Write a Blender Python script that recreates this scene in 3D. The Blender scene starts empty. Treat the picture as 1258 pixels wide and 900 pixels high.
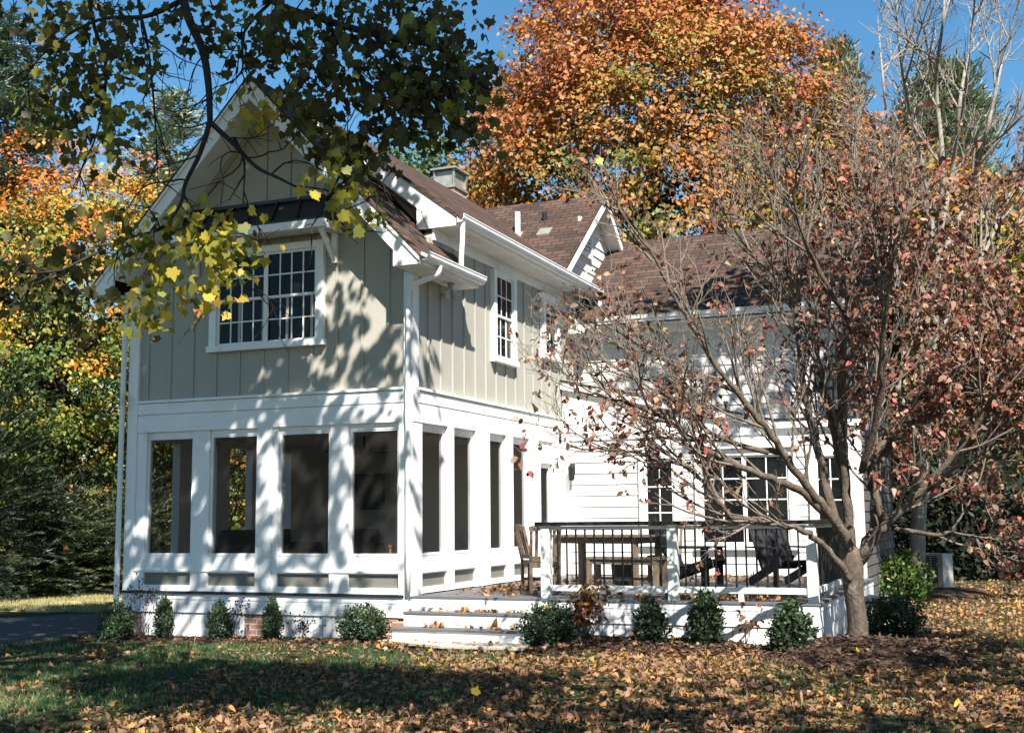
import bpy, math, random
import numpy as np
from mathutils import Vector, Matrix

R = math.radians
S = bpy.context.scene
COL = S.collection
rng = np.random.default_rng(7)
random.seed(7)

# ------------------------------------------------------------------ camera, sky, sun, exposure
F_PX, PITCH, ROLL, YAW = 1473.39, R(7.19996), R(-0.53485), R(-22.4020)
fw = np.array([math.cos(PITCH)*math.sin(YAW), math.cos(PITCH)*math.cos(YAW), math.sin(PITCH)])
rt0 = np.array([math.cos(YAW), -math.sin(YAW), 0.0])
up0 = np.cross(rt0, fw)
RT = rt0*math.cos(ROLL)+up0*math.sin(ROLL)
UP = -rt0*math.sin(ROLL)+up0*math.cos(ROLL)
CAM = np.array([7.363, -14.328, 1.574])
camd = bpy.data.cameras.new('camera')
cam = bpy.data.objects.new('camera', camd)
COL.objects.link(cam)
cam.matrix_world = Matrix(((RT[0], UP[0], -fw[0], CAM[0]), (RT[1], UP[1], -fw[1], CAM[1]), (RT[2], UP[2], -fw[2], CAM[2]), (0, 0, 0, 1)))
camd.sensor_fit = 'HORIZONTAL'
camd.sensor_width = 36.0
camd.lens = 36.0*F_PX/1258.0
camd.clip_start = 0.1
camd.clip_end = 1000
S.camera = cam

def W(px, py, d):
    """measured photo position at a given distance -> world point (survey of the photograph)"""
    return CAM + d*(fw + RT*(px-629)/F_PX - UP*(py-450)/F_PX)

SUN_FROM = np.array([1.0, -1.36, 1.8])
SUN_FROM /= np.linalg.norm(SUN_FROM)
world = bpy.data.worlds.new('World')
S.world = world
world.use_nodes = True
wn = world.node_tree
sky = wn.nodes.new('ShaderNodeTexSky')
sky.sky_type = 'NISHITA'
sky.sun_disc = False
sky.sun_elevation = math.asin(SUN_FROM[2])
sky.sun_rotation = math.atan2(SUN_FROM[0], SUN_FROM[1])
sky.air_density = 1.0
sky.dust_density = 0.15
sky.ozone_density = 2.2
bg = wn.nodes['Background']
bg.inputs[1].default_value = 0.064
hs = wn.nodes.new('ShaderNodeHueSaturation')
hs.inputs['Saturation'].default_value = 1.25
hs.inputs['Hue'].default_value = 0.49
wn.links.new(sky.outputs[0], hs.inputs['Color'])
wn.links.new(hs.outputs[0], bg.inputs[0])
sund = bpy.data.lights.new('sun', 'SUN')
sund.energy = 5.0
sund.angle = R(0.53)
sund.color = (1.0, 0.955, 0.89)
sun = bpy.data.objects.new('sun', sund)
COL.objects.link(sun)
sun.rotation_euler = Vector(SUN_FROM).to_track_quat('Z', 'Y').to_euler()
sun.location = (10, -20, 25)
S.view_settings.view_transform = 'Standard'
S.view_settings.look = 'None'
S.view_settings.gamma = 1.0
S.view_settings.exposure = 1.4
S.view_settings.use_curve_mapping = False
S.render.engine = 'CYCLES'
S.cycles.max_bounces = 8
S.cycles.transparent_max_bounces = 12

# ------------------------------------------------------------------ materials
def new_mat(name):
    m = bpy.data.materials.new(name)
    m.use_nodes = True
    nt = m.node_tree
    return m, nt, nt.nodes['Principled BSDF']

def nd(nt, t, **kw):
    n = nt.nodes.new(t)
    for k, v in kw.items():
        setattr(n, k, v)
    return n

def surf(name, c, rough=0.6, var=0.12, scale=3.0, bump=0.0, bscale=60.0, spec=0.4, stretch=(1, 1, 1), dirt=None, metal=0.0):
    m, nt, b = new_mat(name)
    tc = nd(nt, 'ShaderNodeTexCoord')
    mp = nd(nt, 'ShaderNodeMapping')
    mp.inputs['Scale'].default_value = stretch
    nt.links.new(tc.outputs['Object'], mp.inputs[0])
    no = nd(nt, 'ShaderNodeTexNoise')
    no.inputs['Scale'].default_value = scale
    no.inputs['Detail'].default_value = 8
    no.inputs['Roughness'].default_value = 0.65
    nt.links.new(mp.outputs[0], no.inputs[0])
    rp = nd(nt, 'ShaderNodeValToRGB')
    rp.color_ramp.elements[0].position = 0.3
    rp.color_ramp.elements[1].position = 0.7
    lo = [max(0, x*(1-var)) for x in c]
    hi = [min(1, x*(1+var)) for x in c]
    rp.color_ramp.elements[0].color = (*lo, 1)
    rp.color_ramp.elements[1].color = (*hi, 1)
    nt.links.new(no.outputs['Fac'], rp.inputs[0])
    out = rp.outputs[0]
    if dirt:
        n2 = nd(nt, 'ShaderNodeTexNoise')
        n2.inputs['Scale'].default_value = dirt[1]
        n2.inputs['Detail'].default_value = 6
        nt.links.new(mp.outputs[0], n2.inputs[0])
        r2 = nd(nt, 'ShaderNodeValToRGB')
        r2.color_ramp.elements[0].position = dirt[2]
        r2.color_ramp.elements[1].position = min(1, dirt[2]+0.18)
        nt.links.new(n2.outputs['Fac'], r2.inputs[0])
        mx = nd(nt, 'ShaderNodeMix', data_type='RGBA')
        mx.inputs['B'].default_value = (*dirt[0], 1)
        nt.links.new(r2.outputs[0], mx.inputs['Factor'])
        nt.links.new(out, mx.inputs['A'])
        out = mx.outputs['Result']
    nt.links.new(out, b.inputs['Base Color'])
    b.inputs['Roughness'].default_value = rough
    b.inputs['Metallic'].default_value = metal
    b.inputs['Specular IOR Level'].default_value = spec
    if bump:
        n3 = nd(nt, 'ShaderNodeTexNoise')
        n3.inputs['Scale'].default_value = bscale
        n3.inputs['Detail'].default_value = 5
        nt.links.new(mp.outputs[0], n3.inputs[0])
        bp = nd(nt, 'ShaderNodeBump')
        bp.inputs['Strength'].default_value = bump
        bp.inputs['Distance'].default_value = 0.02
        nt.links.new(n3.outputs['Fac'], bp.inputs['Height'])
        nt.links.new(bp.outputs[0], b.inputs['Normal'])
    return m

def leaf_mat(name, stops, trans=0.4, gloss=0.03, rough=0.6):
    """stops: (position, colour) over the per-leaf attribute 'tint'"""
    m = bpy.data.materials.new(name)
    m.use_nodes = True
    nt = m.node_tree
    nt.nodes.clear()
    at = nd(nt, 'ShaderNodeAttribute', attribute_name='tint')
    rp = nd(nt, 'ShaderNodeValToRGB')
    el = rp.color_ramp.elements
    while len(el) > 1:
        el.remove(el[-1])
    el[0].position, el[0].color = stops[0][0], (*stops[0][1], 1)
    for p, c in stops[1:]:
        e = el.new(p)
        e.color = (*c, 1)
    nt.links.new(at.outputs['Fac'], rp.inputs[0])
    df = nd(nt, 'ShaderNodeBsdfDiffuse')
    tr = nd(nt, 'ShaderNodeBsdfTranslucent')
    gl = nd(nt, 'ShaderNodeBsdfGlossy')
    gl.inputs['Roughness'].default_value = rough
    nt.links.new(rp.outputs[0], df.inputs[0])
    nt.links.new(rp.outputs[0], tr.inputs[0])
    m1 = nd(nt, 'ShaderNodeMixShader')
    m1.inputs[0].default_value = trans
    nt.links.new(df.outputs[0], m1.inputs[1])
    nt.links.new(tr.outputs[0], m1.inputs[2])
    m2 = nd(nt, 'ShaderNodeMixShader')
    m2.inputs[0].default_value = gloss
    nt.links.new(m1.outputs[0], m2.inputs[1])
    nt.links.new(gl.outputs[0], m2.inputs[2])
    o = nd(nt, 'ShaderNodeOutputMaterial')
    nt.links.new(m2.outputs[0], o.inputs[0])
    return m

def shingles(name, axis):
    """asphalt shingles; axis 'y' when the ridge runs along Y"""
    m, nt, b = new_mat(name)
    tc = nd(nt, 'ShaderNodeTexCoord')
    sp = nd(nt, 'ShaderNodeSeparateXYZ')
    nt.links.new(tc.outputs['Object'], sp.inputs[0])
    cb = nd(nt, 'ShaderNodeCombineXYZ')
    nt.links.new(sp.outputs['Y' if axis == 'y' else 'X'], cb.inputs[0])
    mu = nd(nt, 'ShaderNodeMath', operation='MULTIPLY')
    mu.inputs[1].default_value = 1.5
    nt.links.new(sp.outputs['Z'], mu.inputs[0])
    nt.links.new(mu.outputs[0], cb.inputs[1])
    br = nd(nt, 'ShaderNodeTexBrick')
    br.inputs['Scale'].default_value = 1.0
    br.inputs['Brick Width'].default_value = 0.27
    br.inputs['Row Height'].default_value = 0.125
    br.inputs['Mortar Size'].default_value = 0.011
    br.inputs['Bias'].default_value = -0.15
    br.inputs['Color1'].default_value = (0.090, 0.055, 0.040, 1)
    br.inputs['Color2'].default_value = (0.036, 0.024, 0.020, 1)
    br.inputs['Mortar'].default_value = (0.022, 0.015, 0.013, 1)
    nt.links.new(cb.outputs[0], br.inputs[0])
    no = nd(nt, 'ShaderNodeTexNoise')
    no.inputs['Scale'].default_value = 2.3
    no.inputs['Detail'].default_value = 8
    nt.links.new(tc.outputs['Object'], no.inputs[0])
    mx = nd(nt, 'ShaderNodeMix', data_type='RGBA', blend_type='MULTIPLY')
    mx.inputs['Factor'].default_value = 0.7
    rp = nd(nt, 'ShaderNodeValToRGB')
    rp.color_ramp.elements[0].position = 0.3
    rp.color_ramp.elements[0].color = (0.6, 0.55, 0.5, 1)
    rp.color_ramp.elements[1].position = 0.7
    rp.color_ramp.elements[1].color = (1.25, 1.2, 1.15, 1)
    nt.links.new(no.outputs['Fac'], rp.inputs[0])
    nt.links.new(br.outputs['Color'], mx.inputs['A'])
    nt.links.new(rp.outputs[0], mx.inputs['B'])
    nt.links.new(mx.outputs['Result'], b.inputs['Base Color'])
    n3 = nd(nt, 'ShaderNodeTexNoise')
    n3.inputs['Scale'].default_value = 90
    nt.links.new(tc.outputs['Object'], n3.inputs[0])
    ad = nd(nt, 'ShaderNodeMath', operation='MULTIPLY_ADD')
    ad.inputs[1].default_value = 0.25
    nt.links.new(n3.outputs['Fac'], ad.inputs[0])
    inv = nd(nt, 'ShaderNodeMath', operation='SUBTRACT')
    inv.inputs[0].default_value = 1.0
    nt.links.new(br.outputs['Fac'], inv.inputs[1])
    nt.links.new(inv.outputs[0], ad.inputs[2])
    bp = nd(nt, 'ShaderNodeBump')
    bp.inputs['Strength'].default_value = 0.6
    bp.inputs['Distance'].default_value = 0.02
    nt.links.new(ad.outputs[0], bp.inputs['Height'])
    nt.links.new(bp.outputs[0], b.inputs['Normal'])
    b.inputs['Roughness'].default_value = 0.85
    b.inputs['Specular IOR Level'].default_value = 0.25
    return m

def brick_mat():
    m, nt, b = new_mat('old brick')
    tc = nd(nt, 'ShaderNodeTexCoord')
    sp = nd(nt, 'ShaderNodeSeparateXYZ')
    nt.links.new(tc.outputs['Object'], sp.inputs[0])
    ad = nd(nt, 'ShaderNodeMath', operation='ADD')
    nt.links.new(sp.outputs['X'], ad.inputs[0])
    nt.links.new(sp.outputs['Y'], ad.inputs[1])
    cb = nd(nt, 'ShaderNodeCombineXYZ')
    nt.links.new(ad.outputs[0], cb.inputs[0])
    nt.links.new(sp.outputs['Z'], cb.inputs[1])
    br = nd(nt, 'ShaderNodeTexBrick')
    br.inputs['Scale'].default_value = 1
    br.inputs['Brick Width'].default_value = 0.21
    br.inputs['Row Height'].default_value = 0.075
    br.inputs['Mortar Size'].default_value = 0.008
    br.inputs['Color1'].default_value = (0.36, 0.19, 0.12, 1)
    br.inputs['Color2'].default_value = (0.22, 0.10, 0.065, 1)
    br.inputs['Mortar'].default_value = (0.42, 0.39, 0.34, 1)
    nt.links.new(cb.outputs[0], br.inputs[0])
    nt.links.new(br.outputs['Color'], b.inputs['Base Color'])
    bp = nd(nt, 'ShaderNodeBump')
    bp.invert = True
    bp.inputs['Strength'].default_value = 0.5
    bp.inputs['Distance'].default_value = 0.01
    nt.links.new(br.outputs['Fac'], bp.inputs['Height'])
    nt.links.new(bp.outputs[0], b.inputs['Normal'])
    b.inputs['Roughness'].default_value = 0.85
    return m

def screen_mat():
    m = bpy.data.materials.new('insect screen')
    m.use_nodes = True
    nt = m.node_tree
    nt.nodes.clear()
    d = nd(nt, 'ShaderNodeBsdfDiffuse')
    d.inputs[0].default_value = (0.034, 0.032, 0.029, 1)
    t = nd(nt, 'ShaderNodeBsdfTransparent')
    mx = nd(nt, 'ShaderNodeMixShader')
    mx.inputs[0].default_value = 0.42
    nt.links.new(t.outputs[0], mx.inputs[1])
    nt.links.new(d.outputs[0], mx.inputs[2])
    o = nd(nt, 'ShaderNodeOutputMaterial')
    nt.links.new(mx.outputs[0], o.inputs[0])
    return m

def glass_mat():
    m, nt, b = new_mat('window glass over dark room')
    b.inputs['Base Color'].default_value = (0.006, 0.007, 0.008, 1)
    b.inputs['Roughness'].default_value = 0.03
    b.inputs['Specular IOR Level'].default_value = 0.16
    tc = nd(nt, 'ShaderNodeTexCoord')
    no = nd(nt, 'ShaderNodeTexNoise')
    no.inputs['Scale'].default_value = 2.5
    nt.links.new(tc.outputs['Object'], no.inputs[0])
    bp = nd(nt, 'ShaderNodeBump')
    bp.inputs['Strength'].default_value = 0.16
    bp.inputs['Distance'].default_value = 0.02
    nt.links.new(no.outputs['Fac'], bp.inputs['Height'])
    nt.links.new(bp.outputs[0], b.inputs['Normal'])
    return m

M = dict(
    white=surf('white trim paint', (0.76, 0.75, 0.725), 0.45, 0.06, 2.0, 0.10, 30, dirt=((0.50, 0.49, 0.45), 2.2, 0.60)),
    tan=surf('greige siding paint', (0.345, 0.328, 0.278), 0.65, 0.06, 1.5, 0.12, 70),
    clap=surf('off white clapboard paint', (0.60, 0.59, 0.56), 0.6, 0.06, 1.7, 0.1, 50, dirt=((0.5, 0.48, 0.44), 1.1, 0.68)),
    panel=surf('grey green panel paint with recess shade', (0.15, 0.147, 0.125), 0.6, 0.06, 2),  # paint colour darkened to hold the shade of the recessed panels
    roof_y=shingles('brown shingles along y', 'y'),
    roof_x=shingles('brown shingles along x', 'x'),
    brick=brick_mat(),
    metal=surf('dark standing seam metal', (0.022, 0.022, 0.026), 0.4, 0.2, 2, metal=0.3, spec=0.5),
    galv=surf('weathered galvanised metal', (0.36, 0.34, 0.29), 0.4, 0.25, 4, metal=0.5),
    black=surf('black painted steel', (0.012, 0.012, 0.013), 0.4, 0.2, 4),
    blackwood=surf('black painted wood', (0.013, 0.013, 0.015), 0.65, 0.3, 6, 0.2, 40, spec=0.2),
    deck=surf('grey composite decking', (0.105, 0.105, 0.11), 0.6, 0.2, 3, 0.25, 30, stretch=(1, 8, 8)),
    cap=surf('dark brown rail cap', (0.012, 0.008, 0.007), 0.45, 0.3, 4, stretch=(1, 8, 8)),
    railw=surf('mossy white rail paint', (0.64, 0.65, 0.60), 0.5, 0.06, 3, 0.08, 30, dirt=((0.47, 0.48, 0.38), 4.0, 0.62)),
    teak=surf('weathered teak', (0.165, 0.112, 0.076), 0.75, 0.38, 14, 0.4, 60, stretch=(4, 4, 0.7)),
    teak2=surf('weathered grey table wood', (0.125, 0.098, 0.074), 0.75, 0.38, 9, 0.4, 50, stretch=(0.8, 6, 6)),
    screen=screen_mat(), glass=glass_mat(),
    interior=surf('porch interior paint', (0.55, 0.52, 0.48), 0.7, 0.05, 2),
    floor=surf('porch floor boards', (0.16, 0.11, 0.08), 0.6, 0.25, 4, stretch=(8, 1, 1)),
    wicker=surf('dark wicker', (0.055, 0.040, 0.032), 0.7, 0.4, 30, 0.4, 90),
    cushion=surf('grey cushion cloth', (0.16, 0.15, 0.15), 0.9, 0.15, 8),
    pine=surf('honey pine', (0.45, 0.22, 0.09), 0.5, 0.3, 8, stretch=(6, 6, 1)),
    bark=surf('grey brown dogwood bark', (0.098, 0.076, 0.058), 0.9, 0.45, 16, 0.9, 45, spec=0.2, stretch=(1, 1, 0.5), dirt=((0.24, 0.24, 0.19), 6, 0.60)),
    twig=surf('pale grey twig bark', (0.165, 0.135, 0.108), 0.85, 0.35, 14, spec=0.2),
    barkd=surf('dark maple bark', (0.036, 0.029, 0.025), 0.9, 0.4, 10, 0.8, 40, spec=0.2, stretch=(1, 1, 0.4)),
    barkg=surf('pale grey bark', (0.24, 0.21, 0.175), 0.9, 0.35, 9, 0.7, 35, spec=0.2, stretch=(1, 1, 0.4)),
    barkb=surf('brown conifer bark', (0.13, 0.095, 0.07), 0.9, 0.35, 9, 0.7, 35, spec=0.2),
    mulch=surf('brown bark mulch', (0.070, 0.043, 0.030), 0.95, 0.55, 24, 1.0, 55, spec=0.1),
    asphalt=surf('driveway asphalt', (0.055, 0.055, 0.058), 0.85, 0.25, 12, 0.5, 80),
    stone=surf('pale flagstone', (0.34, 0.31, 0.25), 0.8, 0.25, 3, 0.4, 25),
    acw=surf('beige enamel casing', (0.40, 0.375, 0.325), 0.5, 0.1, 4, dirt=((0.3, 0.27, 0.22), 5, 0.6)),
    acd=surf('dark coil fins', (0.03, 0.03, 0.03), 0.6, 0.2, 9),
    soil=surf('lawn soil and thatch', (0.030, 0.036, 0.014), 0.95, 0.5, 5, 0.8, 40, spec=0.1, dirt=((0.085, 0.060, 0.032), 1.4, 0.56)),
    neigh=surf('white neighbour siding', (0.7, 0.7, 0.7), 0.6, 0.08, 2),
    endw_shade=surf('end wall darkened for shade', (0.085, 0.078, 0.072), 0.7, 0.15, 2),  # tree shade on this wall is put into the dark base colour
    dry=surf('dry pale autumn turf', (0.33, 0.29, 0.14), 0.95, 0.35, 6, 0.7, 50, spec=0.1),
    lampg=surf('grey lamp lens', (0.4, 0.4, 0.38), 0.2, 0.1, 8),
)

# ------------------------------------------------------------------ mesh tools
class MB:
    def __init__(s):
        s.v, s.f, s.n = [], [], 0
    def add(s, vs, fs):
        s.v.extend([tuple(map(float, p)) for p in vs])
        s.f.extend([tuple(i+s.n for i in f) for f in fs])
        s.n += len(vs)
    def box(s, x0, x1, y0, y1, z0, z1):
        s.add([(x0, y0, z0), (x1, y0, z0), (x1, y1, z0), (x0, y1, z0), (x0, y0, z1), (x1, y0, z1), (x1, y1, z1), (x0, y1, z1)],
              [(3, 2, 1, 0), (4, 5, 6, 7), (0, 1, 5, 4), (1, 2, 6, 5), (2, 3, 7, 6), (3, 0, 4, 7)])
        return s
    def prism(s, poly, vec):
        n = len(poly)
        v = np.array(vec, float)
        a = [np.array(p, float) for p in poly]
        s.add(a+[p+v for p in a], [tuple(range(n))[::-1], tuple(range(n, 2*n))]+[(i, (i+1) % n, n+(i+1) % n, n+i) for i in range(n)])
        return s
    def beam(s, p, q, w, h, up=(0, 0, 1)):
        """a bar from p to q, w wide (sideways), h tall"""
        p, q = np.array(p, float), np.array(q, float)
        d = (q-p)/np.linalg.norm(q-p)
        sd = np.cross(d, up)
        if np.linalg.norm(sd) < 1e-4:
            sd = np.array([1.0, 0, 0])
        sd = sd/np.linalg.norm(sd)
        u = np.cross(sd, d)
        s.prism([p+sd*w/2+u*h/2, p-sd*w/2+u*h/2, p-sd*w/2-u*h/2, p+sd*w/2-u*h/2], q-p)
        return s
    def tube(s, pts, rad, k=6, cap=True):
        pts = np.asarray(pts, float)
        n = len(pts)
        rad = np.broadcast_to(np.asarray(rad, float), (n,))
        t = np.gradient(pts, axis=0)
        t /= np.linalg.norm(t, axis=1, keepdims=True)+1e-9
        ref = np.array([0.31, 0.17, 0.93]) if abs(t[0][2]) < 0.8 else np.array([0.9, 0.3, 0.1])
        a = np.cross(t, ref)
        a /= np.linalg.norm(a, axis=1, keepdims=True)+1e-9
        b = np.cross(t, a)
        an = np.arange(k)*2*math.pi/k
        ring = pts[:, None]+rad[:, None, None]*(np.cos(an)[None, :, None]*a[:, None]+np.sin(an)[None, :, None]*b[:, None])
        fs = []
        for i in range(n-1):
            for j in range(k):
                fs.append((i*k+j, i*k+(j+1) % k, (i+1)*k+(j+1) % k, (i+1)*k+j))
        if cap:
            fs.append(tuple(range(k))[::-1])
            fs.append(tuple((n-1)*k+j for j in range(k)))
        s.add(ring.reshape(-1, 3), fs)
        return s
    def lathe(s, c, prof, k=16):
        """prof: (radius, z) pairs around a vertical axis at c"""
        an = np.arange(k)*2*math.pi/k
        vs = [(c[0]+r*math.cos(a), c[1]+r*math.sin(a), c[2]+z) for r, z in prof for a in an]
        fs = []
        for i in range(len(prof)-1):
            for j in range(k):
                fs.append((i*k+j, i*k+(j+1) % k, (i+1)*k+(j+1) % k, (i+1)*k+j))
        fs.append(tuple(range(k))[::-1])
        fs.append(tuple((len(prof)-1)*k+j for j in range(k)))
        s.add(vs, fs)
        return s
    def xf(s, m):
        s.v = [tuple(m @ Vector(p)) for p in s.v]
        return s
    def build(s, name, mat, parent=None, smooth=False, bevel=0.0):
        me = bpy.data.meshes.new(name)
        me.from_pydata(s.v, [], s.f)
        me.materials.append(mat)
        if smooth:
            me.polygons.foreach_set('use_smooth', [True]*len(me.polygons))
        me.update()
        o = bpy.data.objects.new(name, me)
        COL.objects.link(o)
        if parent is not None:
            o.parent = parent
            # vertices are given in world space: take the parent's own placement out
            off = Vector(parent.location)
            if parent.parent is None and off.length > 0:
                me.transform(Matrix.Translation(-off))
            elif parent.parent is not None:
                off = Vector(parent.parent.location)
                if off.length > 0:
                    me.transform(Matrix.Translation(-off))
        if bevel:
            b = o.modifiers.new('soft edges', 'BEVEL')
            b.width = bevel
            b.segments = 2
            b.limit_method = 'ANGLE'
        return o

def tag(o, label=None, cat=None, group=None, kind=None):
    if label:
        o['label'] = label
    if cat:
        o['category'] = cat
    if group:
        o['group'] = group
    if kind:
        o['kind'] = kind
    return o

def empty(name, label, cat, loc=(0, 0, 0), group=None):
    o = bpy.data.objects.new(name, None)
    COL.objects.link(o)
    o.location = loc
    o.empty_display_size = 0.2
    return tag(o, label, cat, group)

def dup(root, loc, rz=0.0, sc=(1, 1, 1), label=None):
    r = root.copy()
    COL.objects.link(r)
    r.location, r.rotation_euler, r.scale = loc, (0, 0, rz), sc
    if label:
        r['label'] = label
    for ch in list(root.children):
        c = ch.copy()
        COL.objects.link(c)
        c.parent = r
        for g in list(ch.children):
            d = g.copy()
            COL.objects.link(d)
            d.parent = c
    return r

def unit(a):
    a = np.asarray(a, float)
    return a/(np.linalg.norm(a, axis=-1, keepdims=True)+1e-9)

_half = [(0.18, -0.09), (0.35, -0.04), (0.34, 0.12), (0.54, 0.27), (0.42, 0.36), (0.38, 0.56), (0.22, 0.56)]
MAPLE = np.array([(0.0, 0.0, 0.0)]+[(u, v, -0.25*v*v) for v, u in _half]+[(0.95, 0.0, -0.12)]+[(u, -v, -0.25*v*v) for v, u in _half[::-1]])
MAPLE[:, 2] *= 1.0
OVAL = np.array([(0, 0, 0), (0.25, 0.20, 0.04), (0.55, 0.24, 0.05), (0.82, 0.13, 0.0), (1.0, 0, -0.10), (0.82, -0.13, 0.0), (0.55, -0.24, 0.05), (0.25, -0.20, 0.04)])
RHOMB = np.array([(0, 0, 0), (0.5, 0.36, 0.05), (1.0, 0, -0.05), (0.5, -0.36, 0.05)])
HEXA = np.array([(0, 0.1, 0), (0.3, 0.42, 0.06), (0.75, 0.3, 0), (1.0, 0, -0.1), (0.75, -0.3, 0), (0.3, -0.42, 0.06)])
CRUMPLE = MAPLE.copy()
CRUMPLE[:, 2] = [0, 0.10, 0.16, 0.02, 0.22, 0.03, 0.18, 0.02, -0.16, 0.04, 0.12, -0.02, 0.26, 0.05, 0.12, -0.06]
CRUMPLE[:, 1] *= 0.85
CURLED = np.array([(0, 0, 0), (0.12, 0.30, 0.12), (0.38, 0.34, 0.24), (0.55, 0.46, 0.16), (0.85, 0.22, 0.05), (0.98, 0.02, -0.14), (0.8, -0.2, 0.02), (0.62, -0.42, 0.22), (0.3, -0.33, 0.20), (0.15, -0.22, 0.06)])
BLADE = np.array([(0, 0.10, 0), (1.0, 0.0, 0.0), (0, -0.10, 0)])
NEEDLE = np.array([(0, 0.09, 0), (1.0, 0.03, 0), (1.0, -0.03, 0), (0, -0.09, 0)])

def leaves(name, T, P, U, N, size, tint, mat, parent=None, curl=None):
    """one mesh of many leaves: base points P, tip directions U, normals N, sizes, per leaf tint 0..1"""
    P, U, N = np.asarray(P, float), unit(U), unit(N)
    V = unit(np.cross(N, U))
    N = np.cross(U, V)
    size = np.broadcast_to(np.asarray(size, float), (len(P),))
    n, k = len(P), len(T)
    w = T[None, :, 2]*(1.0 if curl is None else curl[:, None])
    vs = P[:, None]+size[:, None, None]*(T[None, :, 0, None]*U[:, None]+T[None, :, 1, None]*V[:, None]+w[:, :, None]*N[:, None])
    if parent is not None:
        off = parent.location if parent.parent is None else parent.parent.location
        vs = vs-np.array(off)
    me = bpy.data.meshes.new(name)
    me.vertices.add(n*k)
    me.vertices.foreach_set('co', vs.astype(np.float32).ravel())
    me.loops.add(n*k)
    me.loops.foreach_set('vertex_index', np.arange(n*k, dtype=np.int32))
    me.polygons.add(n)
    me.polygons.foreach_set('loop_start', np.arange(0, n*k, k, dtype=np.int32))
    me.materials.append(mat)
    me.update(calc_edges=True)
    at = me.attributes.new('tint', 'FLOAT', 'FACE')
    at.data.foreach_set('value', np.clip(np.broadcast_to(tint, (n,)), 0, 1).astype(np.float32))
    o = bpy.data.objects.new(name, me)
    COL.objects.link(o)
    o.parent = parent
    return o

def rnd_dir(n, r=rng):
    return unit(r.normal(size=(n, 3)))

def grow(mb, p, d, L, r0, r1, lvl, cfg, tips, r=rng):
    """a branch with child branches; tips collects (point, direction) of the last level"""
    c = cfg[lvl]
    n = max(3, int(L/c['seg']))
    pts = [np.array(p, float)]
    d = unit(d)
    for i in range(n):
        d = unit(d+r.normal(size=3)*c['wob']+np.array([0, 0, c['up']]))
        pts.append(pts[-1]+d*L/n)
    pts = np.array(pts)
    mb.tube(pts, np.linspace(r0, r1, len(pts)), c['k'], cap=False)
    spawn(mb, pts, r0, r1, lvl, cfg, tips, r)

def spawn(mb, pts, r0, r1, lvl, cfg, tips, r=rng, t0=None):
    c = cfg[lvl]
    n = len(pts)-1
    L = np.linalg.norm(np.diff(pts, axis=0), axis=1).sum()
    if lvl+1 >= len(cfg):
        for i in range(1, n+1):
            tips.append((pts[i], unit(pts[i]-pts[i-1])))
        return
    kids = c['kids'] if not callable(c['kids']) else c['kids'](L)
    for j in range(kids):
        t = (c['t0'] if t0 is None else t0)
        t = t+(1-t)*(j+r.random())/kids
        i = min(n-1, int(t*n))
        f = t*n-i
        q = pts[i]*(1-f)+pts[i+1]*f
        dd = unit(pts[i+1]-pts[i])
        ax = unit(np.cross(dd, r.normal(size=3)))
        a = R(c['ang'])*(0.7+0.6*r.random())
        cd = dd*math.cos(a)+ax*math.sin(a)
        ll = c['len']*(0.6+0.8*r.random())*(1.15-0.55*t)
        rr = max(0.0028, min(r0+(r1-r0)*t, c['rad'])*(0.75+0.2*r.random()))
        grow(mb, q, cd, ll, rr, max(0.0022, rr*0.45), lvl+1, cfg, tips, r)

def smooth_path(P, n=5):
    """Catmull-Rom through the points"""
    P = np.array(P, float)
    Q = np.vstack([2*P[0]-P[1], P, 2*P[-1]-P[-2]])
    out = []
    for i in range(1, len(Q)-2):
        for t in np.linspace(0, 1, n, endpoint=False):
            a, b, c, d = Q[i-1], Q[i], Q[i+1], Q[i+2]
            out.append(0.5*((2*b)+(-a+c)*t+(2*a-5*b+4*c-d)*t*t+(-a+3*b-3*c+d)*t**3))
    out.append(P[-1])
    return np.array(out)

# ------------------------------------------------------------------ ground
def sstep(a, b, x):
    t = np.clip((x-a)/(b-a), 0, 1)
    return t*t*(3-2*t)

def gz(x, y):
    x, y = np.asarray(x, float), np.asarray(y, float)
    z = -0.07*(1-sstep(-3.5, 0.3, x))
    z = z+0.10*sstep(1.9, 2.6, x)*(1-sstep(3.9, 5.2, x))*sstep(-1.1, -0.35, y)*(1-sstep(5, 8, y))
    z = z+0.02*np.sin(x*0.9+1)*np.sin(y*0.7)
    return z

def sheet(name, xs, ys, mat, dz=0.0, zf=gz):
    X, Y = np.meshgrid(xs, ys)
    Z = zf(X, Y)+dz
    nx, ny = len(xs), len(ys)
    fs = [(j*nx+i, j*nx+i+1, (j+1)*nx+i+1, (j+1)*nx+i) for j in range(ny-1) for i in range(nx-1)]
    b = MB()
    b.add(np.stack([X, Y, Z], -1).reshape(-1, 3), fs)
    return b.build(name, mat, smooth=True)

xs = np.concatenate([[-260, -120, -60, -30], np.linspace(-18, 18, 91), [30, 60, 120, 260]])
ys = np.concatenate([[-120, -60, -30], np.linspace(-16, 14, 76), [20, 30, 60, 120, 260]])
tag(sheet('lawn_ground', xs, ys, M['soil']), kind='structure')

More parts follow.
